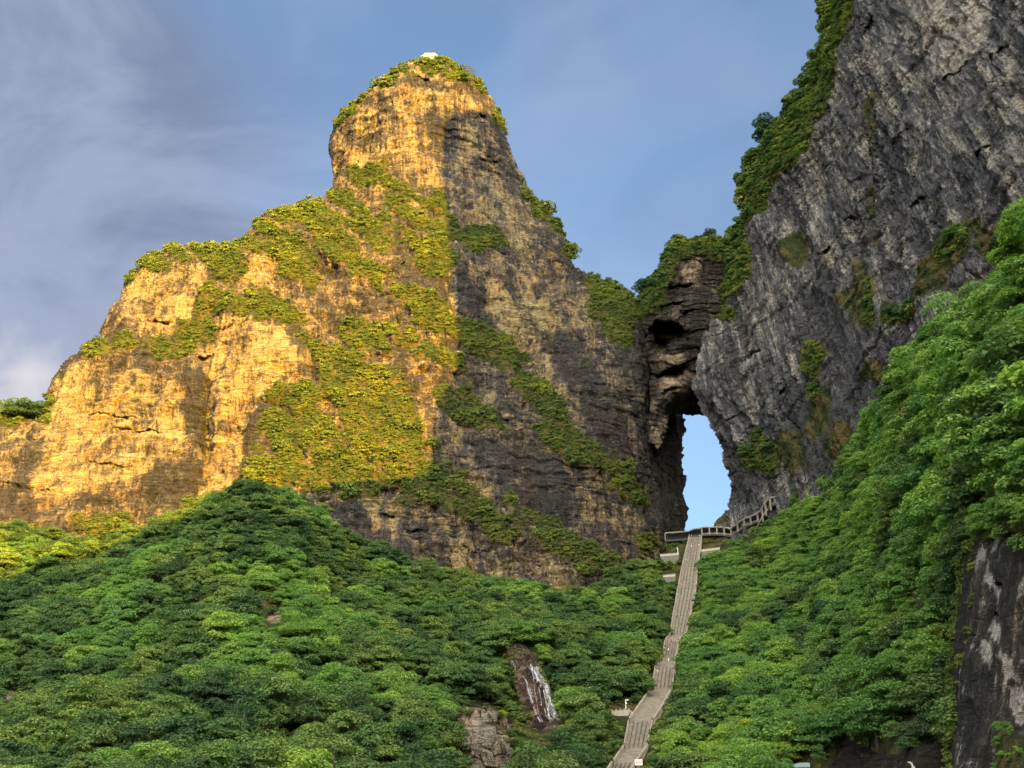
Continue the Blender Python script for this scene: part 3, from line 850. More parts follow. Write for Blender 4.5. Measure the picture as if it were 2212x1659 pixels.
VEG3 = [[(1772, -420), (1840, -420), (1838, 100), (1800, 150), (1790, 250), (1740, 330), (1690, 370), (1650, 430), (1620, 520), (1612, 600), (1580, 680), (1545, 720), (1530, 640), (1560, 520), (1600, 470), (1580, 390), (1640, 305), (1700, 210), (1740, 140), (1770, 110)],
        [(1870, 600), (1900, 620), (1895, 700), (1880, 720), (1865, 690)], [(1748, 730), (1785, 760), (1775, 840), (1740, 880), (1730, 850)], [(1620, 935), (1650, 925), (1665, 960), (1690, 950), (1680, 1010), (1640, 1020), (1612, 990)],
        [(1540, 1070), (1560, 1080), (1570, 1120), (1540, 1140)], [(1930, 640), (1990, 670), (1960, 700), (1930, 700)], [(2050, 520), (2120, 480), (2110, 520), (2050, 580), (2030, 570)]]
MOSS3 = [[(1690, 940), (1730, 930), (1745, 1000), (1700, 1055)], [(1830, 650), (1868, 560), (1890, 620), (1850, 710)], [(1750, 880), (1800, 830), (1795, 930), (1755, 970)], [(2130, 520), (2200, 470), (2200, 560), (2150, 580)],
         [(1875, 790), (1925, 760), (1905, 860)], [(1800, 960), (1840, 900), (1850, 950), (1810, 1000)], [(1884, 190), (1906, 190), (1900, 340), (1880, 345)], [(1888, 400), (1905, 410), (1895, 560), (1880, 560)], [(2000, 560), (2120, 470), (2140, 500), (2040, 640), (1980, 660)], [(1700, 500), (1750, 500), (1740, 600), (1700, 560)]]
PALE3 = [(1.0, [(1976, -40), (2134, -40), (2144, 25), (2124, 120), (2094, 145), (2054, 185), (2034, 140), (2009, 75), (1979, 20)]), (0.8, [(1836, 412), (1862, 418), (1868, 440), (1842, 448)]), (0.8, [(1832, 485), (1868, 480), (1870, 520), (1850, 530), (1836, 505)]),
         (0.7, [(2150, 215), (2212, 300), (2230, 370), (2190, 330), (2150, 250)]), (0.5, [(2212, 0), (2330, 40), (2330, 200), (2250, 150)])]
STR3 = [(1868, 85, 1908, 160, 13, 0.95), (1905, 150, 1946, 275, 7, 0.9), (1955, 35, 1980, 75, 5, 0.9), (1945, 120, 1975, 190, 6, 0.8), (1812, 525, 1826, 568, 7, 0.9), (1798, 520, 1812, 600, 4, 0.8), (1716, 760, 1728, 830, 7, 1.0), (1722, 700, 1726, 770, 4, 0.9), (1620, 830, 1642, 920, 9, 0.85), (1600, 740, 1640, 850, 5, 0.7),
        (1560, 760, 1580, 800, 4, 0.6), (2120, 250, 2170, 400, 5, 0.7), (2060, 270, 2110, 350, 6, 0.7), (2170, 60, 2200, 180, 5, 0.6), (2090, 700, 2110, 760, 5, 0.6), (1660, 620, 1680, 700, 3, 0.6), (1700, 420, 1712, 520, 4, 0.55), (2180, 150, 2225, 250, 8, 0.8), (1990, 90, 2040, 200, 6, 0.7)]
CAV3 = [(1852, 452, 34, 11, -28, 22), (1850, 478, 30, 6, -24, 8), (1890, 60, 12, 30, 20, 8), (1798, 10, 8, 40, 0, 12), (1995, 440, 30, 7, -35, 7), (2080, 160, 44, 6, -38, 9), (1800, 545, 9, 20, 10, 9), (1960, 300, 40, 5, -36, 6), (1700, 850, 16, 5, -30, 7), (1590, 905, 14, 4, -28, 6), (1640, 770, 18, 5, -30, 6), (2130, 330, 30, 5, -36, 6), (2160, 120, 26, 6, -45, 7), (1760, 250, 40, 4, -30, 5), (1990, 985, 20, 8, -35, 6), (1905, 905, 20, 8, -30, 6)]
BMP3 = [(1885, 300, 14, 300, -7, 12), (1600, 900, 20, 120, -14, -4), (1760, 600, 22, 200, -18, 10), (2000, 500, 30, 260, -30, 9)]
clf = sheet('cliff', OUT3, CT3, 2.2, M_ROCK_R, sky=SKY3, skyR=60, skyM=32, disp=disp_tilted, veg=VEG3, moss=MOSS3, pale=PALE3, streaks=STR3, caves=CAV3, bumps=BMP3,
            dark=[[(1500, 840), (1560, 960), (1580, 1080), (1640, 1080), (1600, 960), (1540, 850)], [(1800, 440), (1900, 420), (1880, 560), (1800, 560)], [(1780, 560), (1880, 740), (1840, 980), (1740, 1040), (1700, 900)]], warp=4.0, back=90.0, moss_bias=0.16, veg_hole=0.45)

# stairs: left and right edge and ground distance -------------------------
STAIR = [  # y, xl, xr, Y
    (1160, 1490, 1515, 690), (1227, 1474, 1506, 640), (1270, 1466, 1503, 606), (1310, 1459, 1496, 572), (1348, 1452, 1487, 540), (1373, 1450, 1482, 520), (1388, 1438, 1465, 500), (1424, 1432, 1459, 480),
    (1443, 1417, 1456, 460), (1490, 1410, 1451, 432), (1534, 1380, 1428, 390), (1563, 1360, 1408, 362), (1620, 1350, 1396, 336), (1655, 1326, 1372, 306), (1720, 1280, 1330, 270)]

# forested hillside ---------------------------------------------------------
TOPH = [(-80, 1135), (0, 1150), (100, 1168), (200, 1195), (240, 1200), (300, 1170), (400, 1130), (440, 1108), (500, 1075), (545, 1064), (600, 1085), (690, 1120), (740, 1175), (800, 1200), (900, 1235),
        (940, 1250), (1000, 1275), (1100, 1295), (1250, 1305), (1340, 1262), (1400, 1240), (1430, 1210), (1437, 1168), (1490, 1162), (1540, 1150), (1580, 1156), (1620, 1135), (1650, 1120), (1700, 1090), (1750, 1078), (1800, 1040), (1850, 975), (1900, 905), (1940, 840),
        (2000, 790), (2060, 765), (2110, 755), (2140, 745), (2185, 710), (2205, 610), (2225, 550), (2330, 480)]
OUTH = TOPH + [(2330, 1900), (-80, 1900)]
CTH = [(-80, 1150, 600), (0, 1160, 590), (250, 1200, 545), (430, 1110, 540), (545, 1062, 522), (690, 1120, 545), (800, 1200, 575), (900, 1240, 590), (1000, 1270, 600), (1100, 1290, 605), (1250, 1300, 612), (1400, 1235, 668), (1437, 1165, 702),
       (1540, 1150, 705), (1580, 1155, 700), (1620, 1135, 690), (1650, 1120, 676), (1700, 1090, 655), (1800, 1035, 600), (1850, 970, 545), (1940, 845, 450), (2000, 790, 405), (2110, 755, 345), (2190, 710, 295), (2205, 610, 275), (2330, 490, 235),
       (0, 1300, 510), (100, 1450, 390), (300, 1300, 440), (545, 1400, 365), (600, 1200, 460), (800, 1400, 425), (800, 1270, 530), (1000, 1350, 500), (1000, 1500, 395), (1150, 1400, 432), (1150, 1500, 402), (1200, 1600, 372), (1100, 1620, 345), (1300, 1400, 480), (1300, 1520, 408),
       (300, 1600, 275), (-80, 1650, 260), (600, 1650, 270), (900, 1650, 285), (1050, 1650, 305), (1250, 1650, 330), (1700, 1300, 525), (1600, 1250, 600), (1560, 1400, 470), (1900, 1100, 430), (2050, 920, 335), (2150, 840, 278), (2150, 1100, 218), (2000, 1300, 275), (1800, 1400, 365), (1600, 1550, 340),
       (1600, 1650, 290), (1750, 1640, 262), (1900, 1600, 250), (2000, 1500, 248), (2040, 1640, 222), (2200, 1300, 215), (2200, 1600, 205), (2330, 900, 195), (2330, 1200, 180),
       (-80, 1900, 180), (600, 1900, 190), (1250, 1900, 200), (1800, 1900, 190), (2330, 1900, 170)]
for (y, xl, xr, Yd) in STAIR:
    CTH += [((xl + xr) / 2, y + 5, Yd + 2.5)]


def disp_hill(P, gx, gy):
    x, y, z = P[..., 0], P[..., 1], P[..., 2]
    d = fbm(np.stack([x / 50, y / 50, z / 50], -1) + 2.7, 4) * 9.0 + ridged(np.stack([x / 30, y / 60, z / 60], -1), 2) * 4.5
    d = d + fbm(np.stack([x / 8, y / 8, z / 8], -1), 2) * 0.8
    st = np.full(gx.shape, 1e9)
    mid = [((a[1] + a[2]) / 2, a[0]) for a in STAIR]
    st = seg_dist(mid, gx, gy)
    return d * sstep(20, 90, st), None


WF_POLY = [(1096, 1400), (1128, 1402), (1166, 1442), (1188, 1487), (1203, 1554), (1207, 1600), (1173, 1600), (1141, 1594), (1126, 1535), (1110, 1470)]
CLIFFLET = [(990, 1532), (1040, 1528), (1100, 1548), (1108, 1600), (1098, 1720), (984, 1720), (992, 1620)]
ROCKB = [(1800, 1640), (1830, 1605), (1880, 1612), (1905, 1640), (1960, 1648), (2000, 1625), (2058, 1620), (2060, 1700), (1760, 1700)]
BARE = [[(548, 1296), (580, 1292), (584, 1310), (552, 1316)], [(570, 1326), (610, 1330), (605, 1356), (574, 1352)], [(596, 1570), (625, 1568), (628, 1590), (600, 1592)], [(792, 1468), (806, 1466), (808, 1484), (794, 1486)], [(940, 1560), (956, 1556), (960, 1600), (944, 1604)], [(0, 1505), (34, 1500), (40, 1522), (0, 1528)]]
hill = sheet('hillside', OUTH, CTH, 5.0, M_SOIL, sky=TOPH, skyR=40, skyM=22, disp=disp_hill, veg=[[(-100, 900), (2400, 300), (2400, 1950), (-100, 1950)]], vegout=0, warp=3.0, back=60.0, bare=[WF_POLY, CLIFFLET, ROCKB] + BARE,
             pale=[(0.7, b_) for b_ in BARE] + [(0.75, [(1005, 1560), (1085, 1555), (1090, 1700), (1000, 1700)]), (0.8, [(0, 1510), (40, 1505), (45, 1525), (0, 1530)])],
             dark=[ROCKB], bumps=[(1045, 1650, 60, 80, 0, 30), (1120, 1500, 40, 120, 20, -2), (1185, 1500, 20, 120, 20, 6), (1880, 1650, 90, 40, 0, 12)])
# bare patches get no moss: rewrite the mask from the clearings
me = hill['obj'].data
gx, gy = hill['gx'], hill['gy']

# near wall at lower right ------------------------------------------------
OUTW = [(2120, 1120), (2090, 1160), (2076, 1200), (2070, 1300), (2063, 1400), (2056, 1480), (2062, 1560), (2048, 1659), (2040, 1800), (2400, 1800), (2400, 1080)]
CTW = [(2120, 1120, 214), (2076, 1200, 212), (2060, 1480, 205), (2048, 1659, 196), (2040, 1800, 186), (2150, 1200, 196), (2212, 1150, 188), (2212, 1400, 180), (2212, 1659, 170), (2130, 1450, 188), (2400, 1100, 160), (2400, 1800, 140)]


def disp_wall(P, gx, gy):
    x, y, z = P[..., 0], P[..., 1], P[..., 2]
    d = fbm(np.stack([x / 10, y / 10, z / 18], -1) + 2.7, 4) * 1.6
    d = d + ridged(np.stack([x / 4 + z / 9, y / 4, z / 20], -1), 3) * 0.5
    return d, None


wal = sheet('rock_wall', OUTW, CTW, 3.0, M_ROCK_W, sky=OUTW[:9], skyR=50, skyM=14, disp=disp_wall,
            veg=[[(2160, 1560), (2212, 1600), (2240, 1700), (2150, 1700)], [(2080, 1100), (2400, 1060), (2400, 1150), (2230, 1145), (2120, 1165), (2080, 1180)]],
            streaks=[(2118, 1185, 2140, 1230, 5, 1.0), (2138, 1225, 2150, 1285, 4, 1.0), (2152, 1270, 2158, 1290, 7, 1.0), (2095, 1290, 2105, 1320, 3, 0.9), (2145, 1340, 2150, 1375, 6, .8), (2155, 1350, 2170, 1440, 5, 1.0), (2165, 1400, 2190, 1470, 6, 1.0),
                     (2120, 1370, 2140, 1430, 4, .9), (2130, 1395, 2147, 1450, 6, 1.0), (2175, 1480, 2212, 1570, 8, 1.0), (2195, 1470, 2220, 1530, 5, .9), (2100, 1390, 2108, 1410, 4, 1.0), (2135, 1600, 2150, 1650, 3, .6), (2118, 1400, 2125, 1430, 3, 0.8)],
            dark=[[(2090, 1500), (2130, 1540), (2150, 1660), (2090, 1640)], [(2060, 1200), (2100, 1180), (2110, 1240), (2075, 1230)]], warp=3.0, back=40.0, moss_bias=0.05,
            caves=[(2158, 1262, 9, 5, 20, 3), (2150, 1328, 10, 5, 0, 2), (2095, 1376, 8, 3, 20, 2)])

# valley floor out to the horizon
gp = [(-12000, -12000, -3), (12000, -12000, -3), (12000, 12000, -3), (-12000, 12000, -3)]
me_g = mesh_np('ground', np.array(gp), np.array([[0, 1, 2, 3]]), M_SOIL, False)
link('ground', me_g, kind='structure')

# ------------------------------------------------------------------ the ridge across the valley that shades it
a_ = SUN_AZ
UH = np.array([math.cos(a_), math.sin(a_)])
WH = np.array([math.sin(a_), -math.cos(a_)])
TE = math.tan(SUN_EL)
W0 = 500.0


def uh(x, y, Y):
    p = at(x, y, Y)
    u = p[0] * UH[0] + p[1] * UH[1]
    w = p[0] * WH[0] + p[1] * WH[1]
    return u, p[2] + (W0 - w) * TE


def uh_s(sh, x, y):
    i = int(round((y - sh['gy'][0, 0]) / sh['step'])); j = int(round((x - sh['gx'][0, 0]) / sh['step']))
    p = sh['P'][i, j]
    u = p[0] * UH[0] + p[1] * UH[1]
    w = p[0] * WH[0] + p[1] * WH[1]
    return u, p[2] + (W0 - w) * TE


prof = [(-900, 150), (-300, 230)]
for sh, x, y in ((hill, 5, 1290), (hill, 120, 1230), (hill, 250, 1212), (hill, 435, 1112), (hill, 545, 1072)):
    u, h = uh_s(sh, x, y)
    prof.append((u, h + (8 if x == 545 else 2)))
for x, y in ((640, 1066), (720, 1075), (830, 1062), (915, 1062), (925, 1020), (935, 950), (945, 870), (975, 830), (985, 760), (972, 600), (962, 450), (957, 300), (958, 262), (1000, 243), (1050, 250), (1088, 290)):
    prof.append(uh_s(mtn, x, y))
prof.sort(key=lambda q: q[0])
# crest heights only rise eastwards around the gate of the sun
pu = np.array([q[0] for q in prof]); ph = np.array([q[1] for q in prof])
print('PROFILE', [(round(a), round(b)) for a, b in prof])
ph = np.maximum.accumulate(ph)
pu = np.append(pu, [430, 520, 700, 1000, 1500]); ph = np.append(ph, [ph[-1] + 5, ph[-1] - 120, 420, 300, 150])
us = np.concatenate([np.arange(-900, 0, 25), np.arange(0, 420, 4), np.arange(420, 1501, 25)]).astype(float)
ws = np.concatenate([np.arange(-170, -20, 15), np.arange(-20, 21, 5), np.arange(30, 420, 25)]).astype(float)
U, Wd = np.meshgrid(us, ws)
crest = np.interp(U, pu, ph)
prf = np.where(Wd < 0, 1 - sstep(0, 170, -Wd) * 0.999, 1 - sstep(0, 420, Wd) * 0.999)
Z = -5 + (crest + 5) * prf
Z += fbm(np.stack([U / 40, Wd / 40, 0 * U], -1), 4) * 8 * sstep(5, 60, np.abs(Wd)) * prf
X = U * UH[0] + (W0 + Wd) * WH[0]; Yy = U * UH[1] + (W0 + Wd) * WH[1]
V_ = np.stack([X, Yy, Z], -1)
idx = np.arange(U.size).reshape(U.shape)
Q = np.stack([idx[:-1, :-1].ravel(), idx[:-1, 1:].ravel(), idx[1:, 1:].ravel(), idx[1:, :-1].ravel()], 1)
me_r = mesh_np('ridge', V_.reshape(-1, 3), Q, M_SOIL)
att = me_r.color_attributes.new('mask', 'FLOAT_COLOR', 'POINT')
att.data.foreach_set('color', np.tile(np.array([0.8, 0.1, 0, 1], np.float32), U.size))
link('ridge', me_r, kind='structure')
#__PART2__
# ------------------------------------------------------------------ exposed rock in the slope
def slab(name, poly, off, mat, step=2.5, disp=None, steep=None, back=12.0, **kw):
    poly = list(poly)
    c = np.mean(poly, 0)
    pts = poly + [tuple(c), tuple((c + np.array(poly[0])) / 2), tuple((c + np.array(poly[len(poly) // 2])) / 2)]
    ctrl = []
    for (x, y) in pts:
        i_ = int(round((y - hill['gy'][0, 0]) / hill['step'])); j_ = int(round((x - hill['gx'][0, 0]) / hill['step']))
        i_ = min(i_, hill['P'].shape[0] - 1)
        if steep:
            ctrl.append((x, y, steep[0] + (steep[1] - steep[0]) * (y - steep[2]) / (steep[3] - steep[2]) + 0.004 * (x - c[0]) ** 2))
        else:
            ctrl.append((x, y, float(hill['P'][i_, j_, 1]) - off))
    return sheet(name, poly, ctrl, step, mat, disp=disp, back=back, warp=3.0, vegout=0, **kw)


M_WET = rock_mat('wet_rock', pale=(0.36, 0.27, 0.20), tan=(0.20, 0.125, 0.085), dark=(0.09, 0.058, 0.042), bias=-0.05, streak=1.2, strata=0.4, scale=2.2, fine=1.2)
wf = slab('rock_face', WF_POLY, 5.5, M_WET, 2.0, disp=lambda P, a, b: (disp_wall(P, a, b)[0] * 1.0, None), steep=(402, 364, 1400, 1600), back=45.0)


def disp_block(P, gx, gy):
    x, y, z = P[..., 0], P[..., 1], P[..., 2]
    wv = noise(np.stack([x / 7, y / 7, z / 7], -1)) * 0.5
    A = np.floor(x / 3.6 + wv); B = np.floor(z / 5.5 + wv * 0.9 + 0.37 * A)
    cell = noise(np.stack([A * 1.7 + .5, B * 2.3 + .3, 0 * x + .4], -1)) * 1.6
    fx = x / 3.6 + wv - A; fz = z / 5.5 + wv * 0.9 + 0.37 * A - B
    gro = -0.9 * (np.exp(-(np.minimum(fx, 1 - fx) / 0.06) ** 2) + np.exp(-(np.minimum(fz, 1 - fz) / 0.04) ** 2))
    return cell + gro + fbm(np.stack([x / 3, y / 3, z / 4], -1), 3) * 0.7, None


def disp_block_old(P, gx, gy):
    x, y, z = P[..., 0], P[..., 1], P[..., 2]
    def terr(t, w):
        f = t - np.floor(t)
        return np.floor(t) * 0 + sstep(0, w, f) * (1 - 0.5 * f)
    a = terr(z / 5 + 0.4 * noise(np.stack([x / 9, y / 9, z / 9], -1)), 0.15) * 1.3
    b = np.abs(noise(np.stack([np.floor(x / 4 + .4 * noise(np.stack([x / 6, y / 6, z / 6], -1))) + .5, 0 * x + .4, np.floor(z / 5) + .3], -1))) * 3.0
    return a + b + fbm(np.stack([x / 4, y / 4, z / 5], -1), 3) * 0.8, None


outc = slab('outcrop', CLIFFLET, 6.0, rock_mat('pale_outcrop', pale=(0.62, 0.53, 0.41), bias=0.12, scale=2.2, streak=0.9), 2.0, disp=disp_block, steep=(303, 290, 1530, 1720), back=60.0, pale=[(0.8, [(1005, 1540), (1075, 1545), (1070, 1700), (1010, 1700)])])
slab('outcrop', ROCKB, 4.0, rock_mat('dark_outcrop', tan=(0.10, 0.09, 0.075), dark=(0.06, 0.055, 0.05), bias=-0.25, scale=1.6), 3.0, disp=disp_block, moss_bias=0.12)


# ------------------------------------------------------------------ trees
def crown_np(seed, R=3.6, H=6.5, blobs=11, cards=80, cs=0.55, flat=0.62, base=0.28, upb=0.75, drop=0.0):
    r = np.random.default_rng(seed)
    V = []; Fc = []
    n = 0
    centers = []
    for b in range(blobs):
        for _ in range(30):
            a = r.uniform(0, 2 * math.pi); q = r.uniform(0, 1) ** 0.6
            hz = r.uniform(base, 1.0)
            wid = R * (0.35 + 0.75 * math.sin(math.pi * min(1, max(0, (1.02 - hz) / (1.02 - base) * 0.62 + 0.08))))
            c = np.array([math.cos(a) * q * wid * 0.85, math.sin(a) * q * wid * 0.85, hz * H * 0.86])
            if all(np.linalg.norm((c - k) * [1, 1, 1.5]) > R * 0.42 for k in centers):
                break
        centers.append(c)
    for c in centers:
        br = R * r.uniform(0.34, 0.56)
        th = r.uniform(0, 2 * math.pi, cards); u = r.uniform(-0.35, 1, cards)
        s_ = np.sqrt(1 - u * u)
        dirs = np.stack([s_ * np.cos(th), s_ * np.sin(th), u], 1)
        rad = br * r.uniform(0.72, 1.12, cards)
        pos = c + dirs * rad[:, None] * np.array([1, 1, flat])
        pos[:, 2] -= 0.12 * (np.hypot(pos[:, 0] - c[0], pos[:, 1] - c[1]) / br) ** 2 * br   # tips droop
        nrm = dirs * 0.55 + np.array([0, 0, upb]) + r.normal(size=(cards, 3)) * 0.42
        nrm /= np.linalg.norm(nrm, axis=1)[:, None]
        t = np.cross(nrm, r.normal(size=(cards, 3))); t /= np.linalg.norm(t, axis=1)[:, None]
        bt = np.cross(nrm, t)
        sz = cs * r.uniform(0.6, 1.3, cards)[:, None]
        el = r.uniform(0.45, 0.8, cards)[:, None]
        p0 = pos - t * sz; p1 = pos - bt * sz * el + nrm * sz * 0.12; p2 = pos + t * sz; p3 = pos + bt * sz * el + nrm * sz * 0.12
        V.append(np.stack([p0, p1, p2, p3], 1).reshape(-1, 3))
        k = np.arange(cards) * 4 + n
        Fc.append(np.stack([k, k + 1, k + 2, k + 3], 1))
        n += cards * 4
    return np.concatenate(V), np.concatenate(Fc), centers


def trunk_mesh(name, centers, H, r0=0.2, lean=(0, 0)):
    bm = bmesh.new()
    def tube(p, q, ra, rb, n=5):
        p, q = Vector(p), Vector(q)
        d = (q - p).normalized()
        e = d.cross(Vector((0.3, 1, 0.1))).normalized(); f = d.cross(e)
        A = [bm.verts.new(p + (e * math.cos(2 * math.pi * i / n) + f * math.sin(2 * math.pi * i / n)) * ra) for i in range(n)]
        B = [bm.verts.new(q + (e * math.cos(2 * math.pi * i / n) + f * math.sin(2 * math.pi * i / n)) * rb) for i in range(n)]
        for i in range(n):
            bm.faces.new((A[i], A[(i + 1) % n], B[(i + 1) % n], B[i]))
    top = Vector((lean[0], lean[1], H * 0.7))
    mid = Vector((lean[0] * 0.3 + 0.15, lean[1] * 0.3 - 0.1, H * 0.32))
    tube((0, 0, -1.2), mid, r0, r0 * 0.75)
    tube(mid, top, r0 * 0.75, r0 * 0.35)
    for i, c in enumerate(centers):
        t = 0.15 + 0.8 * ((i * 0.37) % 1)
        p = mid.lerp(top, min(1, t * min(1.0, c[2] / (H * 0.8))))
        tube(p, c, r0 * 0.35, r0 * 0.1, 4)
    me = bpy.data.meshes.new(name)
    bm.to_mesh(me); bm.free()
    me.materials.append(M_BARK)
    return me


KINDS = []
for k, (R, H, bl, ca, cs, fl, ba) in enumerate([(3.7, 6.8, 14, 340, 0.225, 0.5, 0.30), (3.2, 7.6, 14, 330, 0.22, 0.55, 0.26), (4.3, 6.6, 17, 340, 0.23, 0.42, 0.34), (3.0, 6.0, 11, 320, 0.215, 0.55, 0.25), (4.0, 8.0, 17, 340, 0.23, 0.45, 0.25), (2.3, 9.2, 12, 300, 0.21, 0.6, 0.30), (3.9, 8.4, 10, 190, 0.21, 0.42, 0.45)]):
    v, f, cen = crown_np(100 + k, R, H, bl, ca, cs, fl, ba)
    mats = {'green': M_LEAF, 'bright': M_LEAF_B, 'young': M_LEAF_Y}
    KINDS.append(dict(crown={c: mesh_np('crown', v, f, m, False) for c, m in mats.items()}, trunk=trunk_mesh('trunk', cen, H, 0.19), H=H, R=R))
SHR = []
for k in range(4):
    v, f, cen = crown_np(300 + k, (1.75, 1.5, 2.1, 1.3)[k], (2.5, 3.2, 1.9, 2.4)[k], (6, 6, 7, 4)[k], 70, 0.27, 0.6, 0.15, upb=0.25)
    SHR.append(mesh_np('shrub', v, f, M_LEAF_S, False))


def in_any(polys, x, y):
    X = np.array([x]); Y = np.array([y])
    return any(inside(p, X, Y)[0] for p in polys)


def project(p):
    q = Vector(p) - Vector((0, 0, CAMZ))
    fw = q.y * math.cos(PITCH) + q.z * math.sin(PITCH)
    upc = -q.y * math.sin(PITCH) + q.z * math.cos(PITCH)
    return CX + F * q.x / fw, CY - F * upc / fw, fw


stair_y = np.array([s[0] for s in STAIR]); stair_l = np.array([s[1] for s in STAIR]); stair_r = np.array([s[2] for s in STAIR])
shrink = lambda p, k: [tuple(np.mean(p, 0) + (np.array(q) - np.mean(p, 0)) * k) for q in p]
CLEARS = [shrink(WF_POLY, 1.04), shrink(CLIFFLET, 0.95), [(x, y + 6) for x, y in ROCKB],
          *[shrink(b_, 0.8) for b_ in BARE],
          [(1425, 1188), (1470, 1186), (1470, 1206), (1425, 1209)], [(1512, 1178), (1558, 1174), (1558, 1190), (1512, 1196)], [(1430, 1234), (1462, 1232), (1462, 1254), (1430, 1256)],
          [(1320, 1524), (1380, 1520), (1380, 1560), (1345, 1564), (1320, 1546)], [(1500, 1130), (1520, 1162), (1585, 1160), (1625, 1135), (1665, 1112), (1702, 1090), (1702, 1060), (1640, 1080), (1600, 1100)],
          [(1435, 1150), (1500, 1150), (1500, 1166), (1435, 1166)], [(1366, 1634), (1392, 1634), (1392, 1659), (1366, 1659)], [(1712, 1646), (1752, 1646), (1752, 1662), (1712, 1662)], [(1955, 1640), (1978, 1640), (1978, 1662), (1955, 1662)]]
GRASSY = [(1436, 1150), (1640, 1120), (1660, 1180), (1520, 1200), (1440, 1230), (1400, 1215)]


def blocked(p, s, R, H):
    for hz, rr in ((0.05, 0.4), (0.35, 0.95), (0.6, 0.85), (0.92, 0.25)):
        x, y, d = project((p[0], p[1], p[2] + H * s * hz))
        rad = R * s * F / d * rr
        if 1150 < y < 1800:
            l = np.interp(y, stair_y, stair_l); r_ = np.interp(y, stair_y, stair_r)
            slack = 1 if y < 1600 else 7
            if l - rad < x < r_ + rad * 1.05 - slack:
                return True
        for c in CLEARS:
            xs = [q[0] for q in c]; ys = [q[1] for q in c]
            if x < min(xs) - rad or x > max(xs) + rad or y < min(ys) - rad * .5 or y > max(ys) + rad * .5:
                continue
            for ox, oy in ((0, 0), (rad * 0.7, 0), (-rad * 0.7, 0), (0, rad * .4), (0, -rad * .4)):
                if in_any([c], x + ox, y + oy):
                    return True
    return False


def cell_samples(sh, n, weight=None, seed=1, bydist=0.0):
    r = np.random.default_rng(seed)
    P = sh['P']
    a = P[1:, :-1] - P[:-1, :-1]; b = P[:-1, 1:] - P[:-1, :-1]
    area = np.linalg.norm(np.cross(a, b), axis=-1)
    area = np.minimum(area, np.quantile(area[np.isfinite(area)], 0.995))
    w = area * (sh['ins'][:-1, :-1] & sh['ins'][1:, 1:])
    if bydist:
        w = w / np.linalg.norm(P[:-1, :-1], axis=-1) ** bydist
    if weight is not None:
        w = w * weight[:-1, :-1]
    w = w.ravel() / w.sum()
    c = r.choice(w.size, n, p=w)
    i, j = np.unravel_index(c, area.shape)
    u = r.uniform(size=(n, 1)); v = r.uniform(size=(n, 1))
    pts = P[i, j] + a[i, j] * u + b[i, j] * v
    return pts, sh['gx'][i, j], sh['gy'][i, j], i, j


def thin(pts, dmin):
    g = {}
    keep = []
    for k, p in enumerate(pts):
        c = tuple(int(math.floor(q / dmin)) for q in p)
        ok = True
        for dx in (-1, 0, 1):
            for dy in (-1, 0, 1):
                for dz in (-1, 0, 1):
                    for m in g.get((c[0] + dx, c[1] + dy, c[2] + dz), ()):
                        if (pts[m][0] - p[0]) ** 2 + (pts[m][1] - p[1]) ** 2 + (pts[m][2] - p[2]) ** 2 < dmin * dmin:
                            ok = False; break
                    if not ok: break
                if not ok: break
            if not ok: break
        if ok:
            g.setdefault(c, []).append(k); keep.append(k)
    return keep


pts, px, py, ii, jj = cell_samples(hill, 26000, seed=3)
keep = thin(pts, 3.9)
cand = []
rr = random.Random(4)
for k in keep:
    p = pts[k]
    x, y, d = project(p)
    if x < -70 or x > 2290 or y > 1800 or y < 350:
        continue
    kind = rr.choice([0, 1, 2, 3, 4, 0, 2, 4, 5, 6])
    s = rr.choice([0.55, 0.8, 1.0, 1.1, 1.3, 1.6]) * rr.uniform(0.88, 1.1)
    nearr = float(sstep(1820, 2080, x) * sstep(1300, 1150, y))
    if nearr > 0 and rr.random() < nearr * 0.5:
        continue
    s *= 0.9 + 0.62 * nearr
    if in_any([GRASSY], x, y):
        if rr.random() < 0.75:
            continue
        s *= 0.45
    K = KINDS[kind]
    if blocked(p, s, K['R'], K['H']):
        s *= 0.5
        if blocked(p, s, K['R'], K['H']):
            continue
    cand.append((p, x, y, d, kind, s))
# the rock wall's leafy brow
pw, wx_, wy_, _, _ = cell_samples(wal, 500, weight=np.clip(wal['V'] - 0.3, 0, 1), seed=8)
for k in thin(pw, 2.6):
    x, y, d = project(pw[k])
    if -50 < x < 2290 and y < 1760:
        cand.append((pw[k], x, y, d, rr.randrange(len(KINDS)), rr.uniform(0.35, 0.7) if y < 1300 else rr.uniform(0.15, 0.28)))
print('TREES', len(cand))


def clump(p):      # bright new growth comes in drifts
    q = np.array([[p[0] / 40, p[1] / 40, p[2] / 40]])
    return float(noise(q + 12.2)[0])


